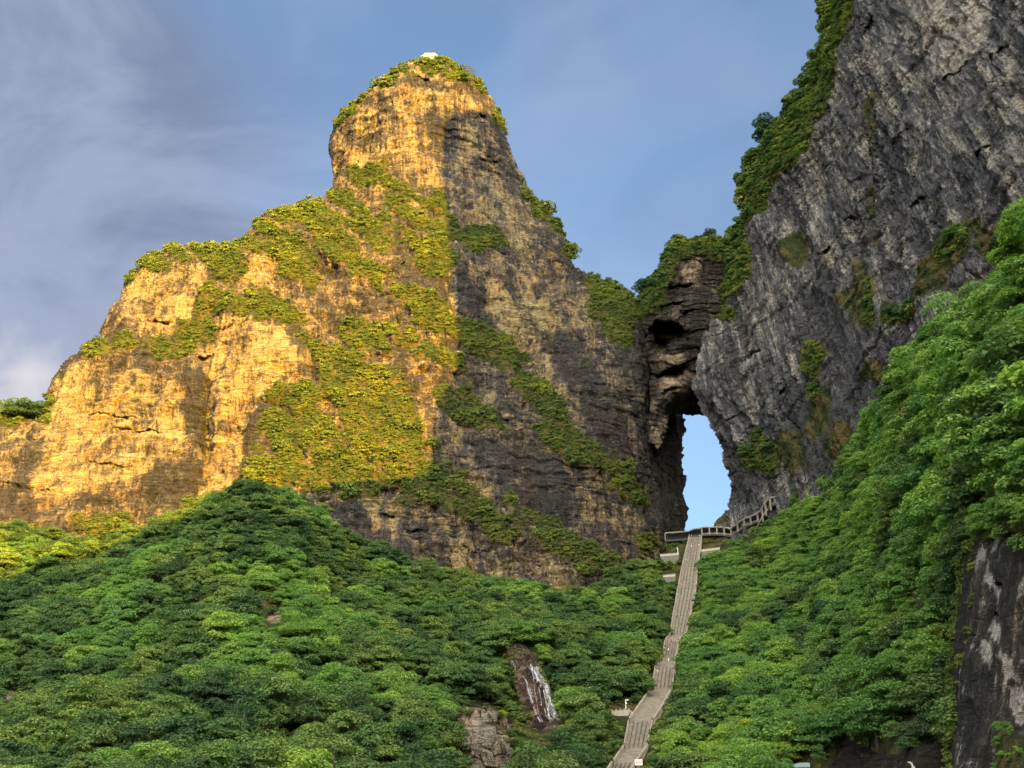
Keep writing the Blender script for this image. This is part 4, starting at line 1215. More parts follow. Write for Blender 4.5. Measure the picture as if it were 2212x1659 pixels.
# the largest in view become individual trees
cand.sort(key=lambda c: -c[5] * KINDS[c[4]]['H'] / c[3] if (0 < c[1] < 2212 and 380 < c[2] < 1740) else 1)
NTREE = 300
LANDMARKS = [(2212, 560, 'against the grey cliff at the right edge'), (2150, 760, 'high on the slope under the grey cliff'), (2180, 1000, 'on the bright slope at the right edge'), (2150, 1130, 'overhanging the brow of the stained rock wall'),
             (2000, 1050, 'midway up the bright right slope'), (1920, 930, 'under the cliff on the upper right slope'), (2060, 1200, 'just left of the rock wall top'), (1980, 1350, 'left of the stained rock wall'), (2000, 1560, 'at the foot of the stained rock wall'), (1860, 1550, 'above the dark outcrop at the bottom'),
             (1700, 1600, 'low on the slope right of the stairway'), (1600, 1500, 'just right of the middle stairway'), (1800, 1300, 'between the stairway and the rock wall'), (1480, 1640, 'right of the foot of the stairway'), (1280, 1600, 'left of the foot of the stairway'),
             (1240, 1480, 'to the right of the waterfall'), (1060, 1450, 'to the left of the waterfall'), (930, 1600, 'left of the pale bottom outcrop'), (700, 1600, 'at the bottom of the left hill'), (450, 1600, 'near the foot of the left hill'),
             (200, 1600, 'in the lower left corner'), (60, 1500, 'on the left edge of the left hill'), (500, 1300, 'halfway up the left hill'), (800, 1400, 'on the left hill above the waterfall')]


def tree_objs(p, kind, s, tone, label, group, rz):
    K = KINDS[kind]
    t = thing('broadleaf_tree', tuple(p), label, 'tree', group, rz)
    t.scale = (s, s, s * random.uniform(0.9, 1.12))
    tr = link('trunk', K['trunk'], t)
    cr = link('crown', K['crown'][tone], t)
    return t, cr


proto = {}
tags = {}
for n_, (p, x, y, d, kind, s) in enumerate(cand[:NTREE]):
    if x > 1560:
        tone = 'bright' if clump(p) > -0.22 else 'green'
    else:
        tone = 'bright' if clump(p) > 0.24 else 'green'
    lm = min(LANDMARKS, key=lambda q: (q[0] - x) ** 2 + (q[1] - y) ** 2)[2]
    word = {'bright': 'light green', 'green': 'deep green'}[tone]
    size_ = 'small' if s < 0.8 else ('large' if s > 1.2 else 'middle-sized')
    t, cr = tree_objs(p, kind, s, tone, 'tree', None, random.uniform(0, 6.28))
    tags.setdefault((size_, word, lm), []).append((x, t))
for kind in range(len(KINDS)):
    for tone in ('green', 'bright'):
        if (kind, tone) not in proto:
            p, x, y, d, k_, s = cand[NTREE + kind + (7 if tone == 'green' else 0)]
            t, cr = tree_objs(p, kind, s, tone, 'tree', None, 0)
            lm = min(LANDMARKS, key=lambda q: (q[0] - x) ** 2 + (q[1] - y) ** 2)[2]
            tags.setdefault(('small' if s < 0.8 else ('large' if s > 1.2 else 'middle-sized'), {'bright': 'light green', 'green': 'deep green'}[tone], lm), []).append((x, t))
            proto[(kind, tone)] = cr

ORD = 'first second third fourth fifth sixth seventh eighth ninth tenth eleventh twelfth thirteenth fourteenth fifteenth sixteenth seventeenth eighteenth nineteenth twentieth twenty-first twenty-second twenty-third twenty-fourth twenty-fifth twenty-sixth twenty-seventh twenty-eighth twenty-ninth thirtieth thirty-first thirty-second thirty-third thirty-fourth thirty-fifth thirty-sixth thirty-seventh thirty-eighth thirty-ninth fortieth'.split()
for (size_, word, lm), lst in tags.items():
    lst.sort(key=lambda q: q[0])
    for k, (x, t) in enumerate(lst):
        suf = ''
        if len(lst) > 1:
            suf = ', leftmost' if k == 0 else (', rightmost' if k == len(lst) - 1 else ', %s from left' % ORD[min(k, 39)])
        t['label'] = '%s %s tree %s%s' % (size_, word, lm, suf)
        t['group'] = '%s %s trees %s' % (size_, word, lm)
# singular trees
def near_hill(x, y):
    i = int(round((y - hill['gy'][0, 0]) / hill['step'])); j = int(round((x - hill['gx'][0, 0]) / hill['step']))
    return hill['P'][i, j]


for (x, y, kind, s, lab) in [(1640, 1625, 2, 1.0, 'yellow-green young tree glowing low on the slope right of the stairway'), (1640, 1480, 3, 0.5, 'small yellow-green sapling above the brighter yellow-green tree'),
                             (1700, 1670, 2, 0.8, 'yellow-green treetop poking up at the bottom left of the blue-grey roof'), (1085, 1555, 0, 0.45, 'yellowish sapling beside the pale outcrop')]:
    tree_objs(near_hill(x, y), kind, s, 'young', lab, None, 1.0)


def scatter(name, P, scl, rot, var, sources, label, cat):
    me = bpy.data.meshes.new(name)
    me.vertices.add(len(P))
    me.vertices.foreach_set('co', np.asarray(P, np.float32).ravel())
    for nm, typ, arr, key in (('scl', 'FLOAT', scl, 'value'), ('rz', 'FLOAT', rot, 'value')):
        a = me.attributes.new(nm, typ, 'POINT'); a.data.foreach_set(key, np.asarray(arr, np.float32))
    a = me.attributes.new('var', 'INT', 'POINT'); a.data.foreach_set('value', np.asarray(var, np.int32))
    o = link(name, me, kind='stuff', label=label, category=cat)
    ng = bpy.data.node_groups.new(name, 'GeometryNodeTree')
    ng.interface.new_socket('Geometry', in_out='INPUT', socket_type='NodeSocketGeometry')
    ng.interface.new_socket('Geometry', in_out='OUTPUT', socket_type='NodeSocketGeometry')
    gi = ng.nodes.new('NodeGroupInput'); go = ng.nodes.new('NodeGroupOutput')
    iop = ng.nodes.new('GeometryNodeInstanceOnPoints')
    iop.inputs['Pick Instance'].default_value = True
    j = ng.nodes.new('GeometryNodeGeometryToInstance')
    for src in reversed(sources):
        oi = ng.nodes.new('GeometryNodeObjectInfo')
        oi.transform_space = 'ORIGINAL'
        oi.inputs['Object'].default_value = src
        oi.inputs['As Instance'].default_value = False
        g2 = ng.nodes.new('GeometryNodeGeometryToInstance')
        ng.links.new(oi.outputs['Geometry'], g2.inputs[0])
        ng.links.new(g2.outputs[0], j.inputs[0])
    jj_ = ng.nodes.new('GeometryNodeJoinGeometry')
    for l in list(ng.links):
        if l.to_node == j:
            ng.links.new(l.from_socket, jj_.inputs[0])
    ng.nodes.remove(j)
    def att(nm, dt):
        n = ng.nodes.new('GeometryNodeInputNamedAttribute'); n.data_type = dt; n.inputs['Name'].default_value = nm
        return n.outputs[0]
    cb = ng.nodes.new('ShaderNodeCombineXYZ')
    ng.links.new(att('rz', 'FLOAT'), cb.inputs['Z'])
    ng.links.new(gi.outputs[0], iop.inputs['Points'])
    ng.links.new(jj_.outputs[0], iop.inputs['Instance'])
    ng.links.new(cb.outputs[0], iop.inputs['Rotation'])
    ng.links.new(att('scl', 'FLOAT'), iop.inputs['Scale'])
    ng.links.new(att('var', 'INT'), iop.inputs['Instance Index'])
    ng.links.new(iop.outputs[0], go.inputs[0])
    m = o.modifiers.new('instances', 'NODES'); m.node_group = ng
    return o


rest = cand[NTREE:]
for side, nm in (((lambda x: x > 1480), 'right'), ((lambda x: x <= 1480), 'left')):
    sub = [c for c in rest if side(c[1])]
    src = [proto[(k, t)] for t in ('green', 'bright') for k in range(len(KINDS))]
    var = []
    for c in sub:
        b = clump(c[0])
        br = b > (-0.22 if nm == 'right' else 0.24)
        var.append(c[4] + (len(KINDS) if br else 0))
    scatter('forest', [c[0] for c in sub], [c[5] for c in sub], [random.uniform(0, 6.28) for _ in sub], var, src,
            'dense green forest covering the slope %s of the long stone stairway' % nm, 'forest')

for (x, y, kind, sc_, lab) in [(8, 912, 0, 1.55, 'large sunlit tree on the far left skyline at the picture edge'), (42, 914, 2, 1.7, 'broad sunlit tree in the middle of the far left skyline clump'), (80, 912, 4, 1.35, 'sunlit tree at the right end of the far left skyline clump'), (-30, 912, 1, 1.6, 'sunlit tree half cut off by the left edge of the picture')]:
    i_ = int(round((y - mtn['gy'][0, 0]) / mtn['step'])); j_ = int(round((x - mtn['gx'][0, 0]) / mtn['step']))
    tree_objs(mtn['P'][i_, j_] - np.array([0, 0, 1.5]), kind, sc_ + 0.75, 'green', lab, 'trees on the far left skyline', x * 0.3)

# low growth filling the gaps between trees, and shrubs on the ledges
def shrub_obj(p, mesh, lab, s, rz):
    o = link('shrub', mesh)
    o.location = p; o.scale = (s, s, s); o.rotation_euler = (0, 0, rz)
    o['label'] = lab; o['category'] = 'shrub'; o['group'] = 'shrubs on the rock'
    return o


src_s = []
for k, (x, y) in enumerate([(712, 412), (1022, 160), (822, 166), (1436, 545)]):
    sh = arch if k == 3 else mtn
    i = int(round((y + 12 - sh['gy'][0, 0]) / sh['step'])); j = int(round((x - sh['gx'][0, 0]) / sh['step']))
    lab = ['rounded green shrub on the shoulder at the foot of the golden summit tower', 'green shrub at the right end of the summit beside the metal frame', 'green shrub on the left brow of the summit tower', 'green shrub on the left side of the knoll above the arch'][k]
    src_s.append(shrub_obj(sh['P'][i, j], SHR[k], lab, 1.6, k * 1.3))


def shrubs(sh, n, sparse, dmin, lo, hi, label, seed, vegw=1.0, skyline=None, treemix=0.0):
    w = np.clip(sh['V'], 0, 1) * vegw + sparse
    pts, px_, py_, i, j = cell_samples(sh, n, weight=w, seed=seed)
    keep = thin(pts, dmin)
    r = random.Random(seed)
    P = []; sc = []; vr = []
    for k in keep:
        v = sh['V'][i[k], j[k]]
        x, y, d = project(pts[k])
        if x < -40 or x > 2260 or y < -60:
            continue
        if 900 < x < 956 and y < 134:
            continue
        s = r.uniform(lo, hi) * (1.0 if v > 0.5 else 0.5)
        if v > 0.5:
            s *= 0.8 + 1.0 * max(0.0, float(noise(np.array([pts[k] / 11.0]))[0]) + 0.15)
            if r.random() < 0.06:
                s *= 1.7
        if v > 0.3 and skyline is not None and r.random() < 0.4 and seg_dist(skyline, np.array([x]), np.array([y]))[0] < 14:
            s *= r.uniform(1.2, 2.0)
        if v < 0.5:
            cl = noise(np.array([pts[k] / 14.0]))[0] + 0.5 * noise(np.array([pts[k] / 5.0]))[0]
            if cl < 0.32:
                continue
        if 1050 < y and x > 1280 and blocked(pts[k], s, 1.75, 2.5):
            continue
        vi = r.randrange(4)
        if v > 0.6 and r.random() < treemix:
            vi = 4 + r.randrange(5)
            s = s * r.uniform(0.42, 0.78)
        q = pts[k].copy(); q[2] -= 0.3 * s
        P.append(q); sc.append(s); vr.append(vi)
    print(label, len(P))
    return scatter('shrubs', P, sc, [r.uniform(0, 6.28) for _ in P], vr, src_s + [proto[(k, 'green')] for k in range(5)], label, 'shrubs')


shrubs(mtn, 60000, 0.05, 2.1, 0.7, 1.35, 'low shrubs and grass clinging to the ledges of the golden mountain', 21, skyline=SKY1, treemix=0.0)
shrubs(clf, 32000, 0.025, 1.9, 0.6, 1.3, 'dark green shrubs along the edge of the grey right cliff', 22, skyline=SKY3, treemix=0.25)
shrubs(arch, 5000, 0.03, 1.7, 0.6, 1.15, 'green shrubs capping the knoll above the rock arch', 23, skyline=SKY2, treemix=0.15)
w_save = hill['V'].copy()
shrubs(hill, 15000, 0.0, 2.6, 0.5, 1.0, 'undergrowth filling the gaps in the forest', 24)


def fringe(sh, poly, n, lo, hi, label, seed):
    r = random.Random(seed)
    P = []; sc = []; vr = []
    m = len(poly)
    for k in range(n):
        e = r.randrange(m)
        (x0, y0), (x1, y1) = poly[e], poly[(e + 1) % m]
        t = r.random()
        x, y = x0 + (x1 - x0) * t, y0 + (y1 - y0) * t
        c = np.mean(poly, 0)
        g = abs(r.gauss(0, 0.10))
        x += (c[0] - x) * g; y += (c[1] - y) * g
        if y > 1700: continue
        i = int(round((y - sh['gy'][0, 0]) / sh['step'])); j = int(round((x - sh['gx'][0, 0]) / sh['step']))
        q = sh['P'][min(max(i, 0), sh['P'].shape[0] - 1), min(max(j, 0), sh['P'].shape[1] - 1)].copy()
        q[1] -= 0.3
        q[2] -= 0.4
        P.append(q); sc.append(r.uniform(lo, hi)); vr.append(r.randrange(4))
    scatter('shrubs', P, sc, [r.uniform(0, 6.28) for _ in P], vr, src_s, label, 'shrubs')


fringe(wf, WF_POLY, 70, 0.25, 0.6, 'grass and ferns fringing the wet rock of the waterfall', 5)
fringe(outc, CLIFFLET, 45, 0.35, 0.8, 'bushes fringing the pale outcrop at the bottom', 6)
fringe(wal, OUTW[:9], 200, 0.3, 0.8, 'bushes along the left edge of the stained rock wall', 7)


# ------------------------------------------------------------------ mesh helpers for built things
class MB:
    def __init__(s):
        s.v = []; s.f = []

    def quadbox(s, c8):
        n = len(s.v); s.v += [tuple(q) for q in c8]
        for f in ((0, 3, 2, 1), (4, 5, 6, 7), (0, 1, 5, 4), (1, 2, 6, 5), (2, 3, 7, 6), (3, 0, 4, 7)):
            s.f.append(tuple(n + k for k in f))

    def box(s, c, sx, sy, sz, rz=0.0):
        ca, sa = math.cos(rz), math.sin(rz)
        P = []
        for dz in (0, 1):
            for dx, dy in ((-.5, -.5), (.5, -.5), (.5, .5), (-.5, .5)):
                X, Y = dx * sx, dy * sy
                P.append((c[0] + X * ca - Y * sa, c[1] + X * sa + Y * ca, c[2] + dz * sz))
        s.quadbox(P)

    def bar(s, a, b, w, h=None):
        h = h or w
        a = Vector(a); b = Vector(b)
        d = (b - a).normalized()
        up = Vector((0, 0, 1)) if abs(d.z) < 0.95 else Vector((0, 1, 0))
        e = d.cross(up).normalized() * w / 2; f = e.cross(d).normalized() * h / 2
        s.quadbox([a - e - f, a + e - f, a + e + f, a - e + f, b - e - f, b + e - f, b + e + f, b - e + f])

    def tube(s, pts, r, n=6):
        pts = [Vector(p) for p in pts]
        k0 = len(s.v)
        for i, p in enumerate(pts):
            d = (pts[min(i + 1, len(pts) - 1)] - pts[max(i - 1, 0)]).normalized()
            e = d.cross(Vector((0.1, 1, 0.2))).normalized(); f = d.cross(e)
            rr_ = r[i] if isinstance(r, (list, tuple)) else r
            for j in range(n):
                a = 2 * math.pi * j / n
                s.v.append(tuple(p + (e * math.cos(a) + f * math.sin(a)) * rr_))
        for i in range(len(pts) - 1):
            for j in range(n):
                a = k0 + i * n + j; b = k0 + i * n + (j + 1) % n
                s.f.append((a, b, b + n, a + n))
        s.f.append(tuple(k0 + j for j in range(n)))
        s.f.append(tuple(k0 + (len(pts) - 1) * n + j for j in reversed(range(n))))

    def build(s, name, mat, parent=None, smooth=False, **props):
        me = bpy.data.meshes.new(name)
        loc = parent.location if parent is not None else Vector((0, 0, 0))
        me.from_pydata([(x - loc[0], y - loc[1], z - loc[2]) for x, y, z in s.v], [], s.f)
        me.materials.append(mat)
        if smooth:
            me.polygons.foreach_set('use_smooth', [True] * len(me.polygons))
        me.update()
        return link(name, me, parent, **props)


# ------------------------------------------------------------------ the stairway
def st(y):
    return (np.interp(y, stair_y, stair_l), np.interp(y, stair_y, stair_r), float(np.interp(y, stair_y, [s[3] for s in STAIR])))


def stp(y, side):          # side 0 left .. 1 right
    l, r, Y = st(y)
    return Vector(at(l + (r - l) * side, y, Y))


Ssec = [(1160, 1227, 'f'), (1227, 1270, 'f'), (1270, 1310, 'f'), (1310, 1348, 'f'), (1348, 1373, 'f'), (1373, 1388, 'l'), (1388, 1424, 'f'), (1424, 1443, 'l'), (1443, 1490, 'f'), (1490, 1563, 'l'), (1563, 1620, 'f'), (1620, 1655, 'l'), (1655, 1720, 'f')]
top = stp(1160, 0.5)
stairway = thing('stone_stairway', tuple(stp(1700, 0.5)), 'long steep weathered stone stairway climbing to the foot of the rock arch', 'stairway')
ys_f = np.linspace(1160, 1720, 2400)
A_ = np.array([stp(y, 0) for y in ys_f]); B_ = np.array([stp(y, 1) for y in ys_f])
for (y0, y1, kd) in Ssec:
    a0, a1 = stp(y0, 0), stp(y1, 0)
    rise = a0.z - a1.z
    n = max(2, int(rise / 0.17)) if kd == 'f' else max(3, int(rise / 0.17))
    mb = MB()
    zs = [a1.z + rise * k / n for k in range(n + 1)]
    ysub = np.linspace(y1, y0, 200)
    PA = np.array([stp(y, 0) for y in ysub]); PB = np.array([stp(y, 1) for y in ysub])
    prev = None
    for k in range(n):
        za, zb = zs[k], zs[k + 1]
        def cut(P, z):
            return Vector((np.interp(z, P[:, 2], P[:, 0]), np.interp(z, P[:, 2], P[:, 1]), z))
        l0, r0, l1, r1 = cut(PA, za), cut(PB, za), cut(PA, zb), cut(PB, zb)
        # one block per step: riser at the near edge, tread level with zb
        lo = Vector((0, 0, za - 3.2))
        mb.quadbox([(l0.x, l0.y, za - 3), (r0.x, r0.y, za - 3), (r1.x, r1.y + .02, za - 3), (l1.x, l1.y + .02, za - 3),
                    (l0.x, l0.y, zb), (r0.x, r0.y, zb), (r1.x, r1.y + .02, zb), (l1.x, l1.y + .02, zb)])
    mb.build('flight' if kd == 'f' else 'landing', M_STEP, stairway)
    # balustrades of posts and rails on both sides
    length = (stp(y0, 0) - stp(y1, 0)).length
    for side, off in ((0, -0.25), (1, 0.25)):
        mb = MB()
        m = max(2, int(length / 2.3))
        last = None
        for k in range(m + 1):
            yy = y1 + (y0 - y1) * k / m
            q = stp(yy, side) + Vector((off, 0, 0))
            if k < m or kd == 'f':
                mb.box((q.x, q.y, q.z - 2.5), 0.34, 0.34, 4.15)
            if last is not None:
                mb.bar(last + Vector((0, 0, 1.12)), q + Vector((0, 0, 1.12)), 0.24, 0.22)
                mb.bar(last + Vector((0, 0, 0.45)), q + Vector((0, 0, 0.45)), 0.16, 0.55)
            last = q
        mb.build('balustrade', M_BALU, stairway)
    if kd == 'f':
        for fr in (0.2, 0.4, 0.6, 0.8):
            mb = MB()
            m = max(2, int(length / 4))
            last = None
            for k in range(m + 1):
                yy = y1 + (y0 - y1) * (0.02 + 0.96 * k / m)
                q = stp(yy, fr)
                mb.box((q.x, q.y, q.z - 0.2), 0.09, 0.09, 1.15)
                if last is not None:
                    mb.bar(last + Vector((0, 0, 0.92)), q + Vector((0, 0, 0.92)), 0.12, 0.12)
                    mb.bar(last + Vector((0, 0, 0.5)), q + Vector((0, 0, 0.5)), 0.08, 0.08)
                last = q
            mb.build('handrail', M_RAIL, stairway)


# ------------------------------------------------------------------ terraces beside the stairs
def terrace(name, xl, xr, ytl, ytr, Y, depth, wall_h, label, cat, rail=1.3, posts=9, pillar=None, shear=0.0):
    a = Vector(at(xl, ytl, Y)); b = Vector(at(xr, ytr, Y + shear))
    c = (a + b) / 2
    t = thing(name, (c.x, c.y, min(a.z, b.z) - wall_h), label, cat)
    back = Vector((0, depth, 0))
    mb = MB()
    zf = Vector((0, 0, rail))
    A, B = a - zf, b - zf                     # floor level at the front edge
    if pillar is None:
        lo = Vector((0, 0, wall_h))
        mb.quadbox([A - lo, B - lo, B - lo + back, A - lo + back, A, B, B + back, A + back])
        mb.build('wall', M_WALL, t)
    else:
        lo = Vector((0, 0, 0.7))
        mb.quadbox([A - lo, B - lo, B - lo + back, A - lo + back, A, B, B + back, A + back])
        mb.build('floor_slab', M_MARBLE, t)
        mb = MB()
        q = A.lerp(B, pillar)
        mb.box((q.x, q.y + 1.5, q.z - wall_h), 2.6, 2.6, wall_h - 0.71)
        mb.build('pillar', M_WALL, t)
    mb = MB()
    mb.bar(A + Vector((0, .15, 0.14)), B + Vector((0, .15, 0.14)), 0.45, 0.28)
    mb.build('coping', M_MARBLE, t)
    mb = MB()
    mb.bar(A + Vector((0, .15, 0.62)), B + Vector((0, .15, 0.62)), 0.16, 0.66)
    mb.bar(A + Vector((0, .15, 1.0)), B + Vector((0, .15, 1.0)), 0.28, 0.16)
    mb.build('railing_panel', M_MARBLE, t)
    for k in range(posts):
        q = A.lerp(B, k / (posts - 1))
        mb = MB()
        mb.box((q.x, q.y + .13, q.z + 0.005), 0.36, 0.36, rail + 0.25)
        mb.build('post', M_MARBLE, t)
    return t, A, B


terrace('terrace', 1427, 1466, 1197, 1194, 662, 6, 5.0, 'pale balustraded terrace with a tan wall left of the upper stairway', 'terrace', posts=9)
terrace('terrace', 1515, 1554, 1187, 1182, 660, 8, 4.6, 'pale balustraded terrace right of the upper stairway under the gallery', 'terrace', posts=9)
terrace('terrace', 1433, 1458, 1242, 1240, 626, 5, 7.5, 'small square lookout with pale crenellated railing and dark base left of the stairway', 'terrace', posts=7)
terrace('viewing_platform', 1322, 1358, 1534, 1531.5, 384, 5, 6.5, 'pale railed viewing platform on a dark pillar beside the lower stairway', 'platform', posts=5, pillar=0.97)

# link bridge from platform to the stair
mb = MB()
q0 = Vector(at(1359, 1538, 384.2)); q1 = Vector(at(1374, 1549, 378))
for dz in (0.0,):
    mb.bar(q0, q1, 0.3, 1.0)
    for k in range(5):
        q = q0.lerp(q1, k / 4)
        mb.box((q.x, q.y, q.z - 0.4), 0.32, 0.32, 1.3)
o = mb.build('stone_railing', M_MARBLE)
o['label'] = 'short sloping stone railing joining the viewing platform to the stairway'; o['category'] = 'railing'


def pole(name, x, y0, y1, Y, r, mat, label, cat, head=None):
    a = Vector(at(x, y1, Y)); b = Vector(at(x, y0, Y)); b = Vector((a.x, a.y, b.z))
    t = thing(name, tuple(a), label, cat)
    mb = MB(); mb.tube([a, b], [r * 1.3, r], 8); mb.build('pole', mat, t)
    if head:
        mb = MB(); mb.bar(b + Vector((0, 0, -.15)), b + Vector((head, 0, 0.0)), 0.14, 0.14); mb.build('arm', mat, t)
        mb = MB(); mb.box((b.x + head, b.y, b.z - 0.35), 0.5, 0.9, 0.35); mb.build('camera_housing', M_WHITE, t)
        mb = MB(); mb.box((b.x + 0.12, b.y - .25, b.z - 1.5), 0.4, 0.3, 0.55); mb.build('control_box', M_WHITE, t)
    return t


pole('camera_pole', 1352, 1511, 1531, 385, 0.13, M_WHITE, 'white pole with a small camera arm standing on the viewing platform', 'pole', head=0.6)
pole('camera_pole', 1464.5, 1183, 1197, 661, 0.16, M_WHITE, 'pale pole at the right end of the left upper terrace', 'pole', head=-0.5)
t = thing('mast', tuple(at(1700, 1076, 650)), 'thin pale leaning mast behind the top end of the gallery', 'mast')
mb = MB(); mb.tube([Vector(at(1700, 1078, 650)), Vector(at(1691, 1036, 652))], [0.22, 0.12], 6); mb.build('pole', M_WHITE, t)
for (xa, ya, xb, yb, Y, lab) in ((1459, 1445, 1461, 1512, 445, 'thin pale green pipe running down the right side of the middle flight'), (1412, 1566, 1408, 1596, 352, 'short pale green pipe beside the right balustrade near the bottom flight')):
    t = thing('drain_pipe', tuple(at(xb, yb, Y)), lab, 'pipe')
    mb = MB(); mb.tube([Vector(at(xb, yb, Y - 12)), Vector(at(xa, ya, Y))], 0.12, 6); mb.build('pipe', M_MARBLE, t)

# ------------------------------------------------------------------ covered gallery
GPATH = [(1437, 1151, 699), (1456, 1150, 697), (1476, 1148.5, 695), (1496, 1144, 692.5), (1516, 1139, 690), (1532, 1138, 689), (1548, 1137.5, 688), (1564, 1139, 687), (1580, 1141, 685), (1594, 1131, 678), (1608, 1121, 672), (1622, 1115, 666), (1637, 1109, 660), (1647, 1099, 656), (1654, 1086, 652), (1664, 1074, 648), (1680, 1072, 645), (1698, 1076, 643)]
gp_ = [Vector(at(x, y, Y)) for x, y, Y in GPATH]
gal = thing('covered_gallery', tuple(gp_[4] - Vector((0, 0, 5))), 'winding grey covered gallery with rough curved roof along the foot of the arch', 'gallery')
GH = 4.6
def prev_dir(i):
    d = gp_[min(i + 1, len(gp_) - 1)] - gp_[max(i - 1, 0)]
    d.z = 0
    return d.normalized()
fine_p = []
for i in range(len(gp_) - 1):
    for k in range(6):
        fine_p.append((gp_[i].lerp(gp_[i + 1], k / 6), i + k / 6))
fine_p.append((gp_[-1], len(gp_) - 1))
mb = MB()
rs = []
for q, fi_ in fine_p:
    i = int(min(fi_, len(gp_) - 2))
    d = (prev_dir(i) * (1 - (fi_ - i)) + prev_dir(i + 1) * (fi_ - i)).normalized()
    n_out = Vector((d.y, -d.x, 0))       # towards the valley
    ring = []
    jitter = 0.3 * float(noise(np.array([[fi_ * 2.3, 0.2, 0.4]]))[0]) + 0.22 * (int(fi_ * 6) % 2)
    for (o_, h_) in ((1.0, -0.9), (1.15, -0.4), (0.6, 0.0), (-1.2, 0.35), (-3.4, 0.2), (-5.0, -0.5), (-5.0, -1.7), (-3.0, -0.9), (-1.0, -0.7), (0.5, -1.0)):
        ring.append(q + n_out * (o_ + jitter) + Vector((0, 0, h_ + jitter)))
    rs.append(ring)
k0 = 0
for ring in rs:
    mb.v += [tuple(p) for p in ring]
m_ = 10
for i in range(len(rs) - 1):
    for j in range(m_):
        a = i * m_ + j; b = i * m_ + (j + 1) % m_
        mb.f.append((a, a + m_, b + m_, b))
mb.f.append(tuple(range(m_))); mb.f.append(tuple((len(rs) - 1) * m_ + j for j in reversed(range(m_))))
M_GROOF = plain_mat('rough_grey_roof', (0.22, 0.21, 0.19), 0.9, 0.5, 1.1, bump=0.6)
mb.build('roof', M_GROOF, gal)
# floor and rear wall
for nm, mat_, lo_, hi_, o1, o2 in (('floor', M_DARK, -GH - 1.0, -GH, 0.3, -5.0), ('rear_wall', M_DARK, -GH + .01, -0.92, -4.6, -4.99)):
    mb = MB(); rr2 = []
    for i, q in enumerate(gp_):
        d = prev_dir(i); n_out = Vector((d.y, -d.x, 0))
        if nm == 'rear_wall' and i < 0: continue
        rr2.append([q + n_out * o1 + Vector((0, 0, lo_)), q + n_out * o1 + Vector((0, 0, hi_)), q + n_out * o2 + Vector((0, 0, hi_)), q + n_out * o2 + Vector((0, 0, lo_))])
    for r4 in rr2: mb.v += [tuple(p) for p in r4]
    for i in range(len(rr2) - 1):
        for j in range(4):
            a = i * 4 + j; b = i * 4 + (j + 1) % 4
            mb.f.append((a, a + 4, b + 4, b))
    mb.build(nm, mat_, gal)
for i, q in enumerate(gp_):
    if i in (1, 2, 3):
        continue
    d = prev_dir(i); n_out = Vector((d.y, -d.x, 0))
    b = q + n_out * 0.35
    w = 1.0 if i >= 4 else 0.6
    lo_ = GH + (3.5 if i in (13, 14, 15) else 0.6)
    mb = MB()
    mb.box((b.x, b.y, b.z - lo_), w * .8, 0.9, lo_ - 0.55, math.atan2(d.y, d.x))
    # splayed capital
    A4 = [(-.4, -.45), (.4, -.45), (.4, .45), (-.4, .45)]
    ca = math.atan2(d.y, d.x)
    pts8 = []
    for z_, kx in ((-1.5, 0.9), (-0.52, 2.3)):
        for X_, Y_ in A4:
            X2 = X_ * kx * w; Y2 = Y_
            pts8.append((b.x + X2 * math.cos(ca) - Y2 * math.sin(ca), b.y + X2 * math.sin(ca) + Y2 * math.cos(ca), b.z + z_))
    mb.quadbox([Vector(p) + Vector((0, -0.02, 0)) for p in pts8])
    mb.build('column', M_STONE, gal)
# low parapet between the columns
for i in range(4, len(gp_) - 1):
    if 12 <= i <= 14: continue
    a, b = gp_[i], gp_[i + 1]
    d = prev_dir(i); n_out = Vector((d.y, -d.x, 0)) * 0.45
    mb = MB(); mb.bar(a + n_out * .8 + Vector((0, 0, -GH + .45)), b + n_out * .8 + Vector((0, 0, -GH + .45)), 0.15, 0.5)
    mb.build('parapet', M_STONE, gal)
mb = MB()
for i in (13, 14):
    a = gp_[i] + Vector((-2.5, -3, -8.0)); b = gp_[i + 1] + Vector((-2.5, -3, -8.0))
    mb.bar(a, b, 0.3, 0.5)
mb.bar(gp_[11] + Vector((1, -3, -9.5)), gp_[13] + Vector((-2.5, -3, -8)), 0.3, 0.5)
mb.build('stair_string', M_MARBLE, gal)
q = (gp_[15] + gp_[16]) / 2
mb = MB(); mb.box((q.x + 1.2, q.y + 1.2, q.z - GH + 0.3), 3.0, 0.3, 3.0); mb.build('poster_panel', plain_mat('tan_panel', (0.5, 0.33, 0.22), 0.7, 0.25, 1.0), gal)

# ------------------------------------------------------------------ summit pavilion and lattice frame
def surf(sh, x, y):
    i = int(round((y - sh['gy'][0, 0]) / sh['step'])); j = int(round((x - sh['gx'][0, 0]) / sh['step']))
    return Vector(sh['P'][i, j])


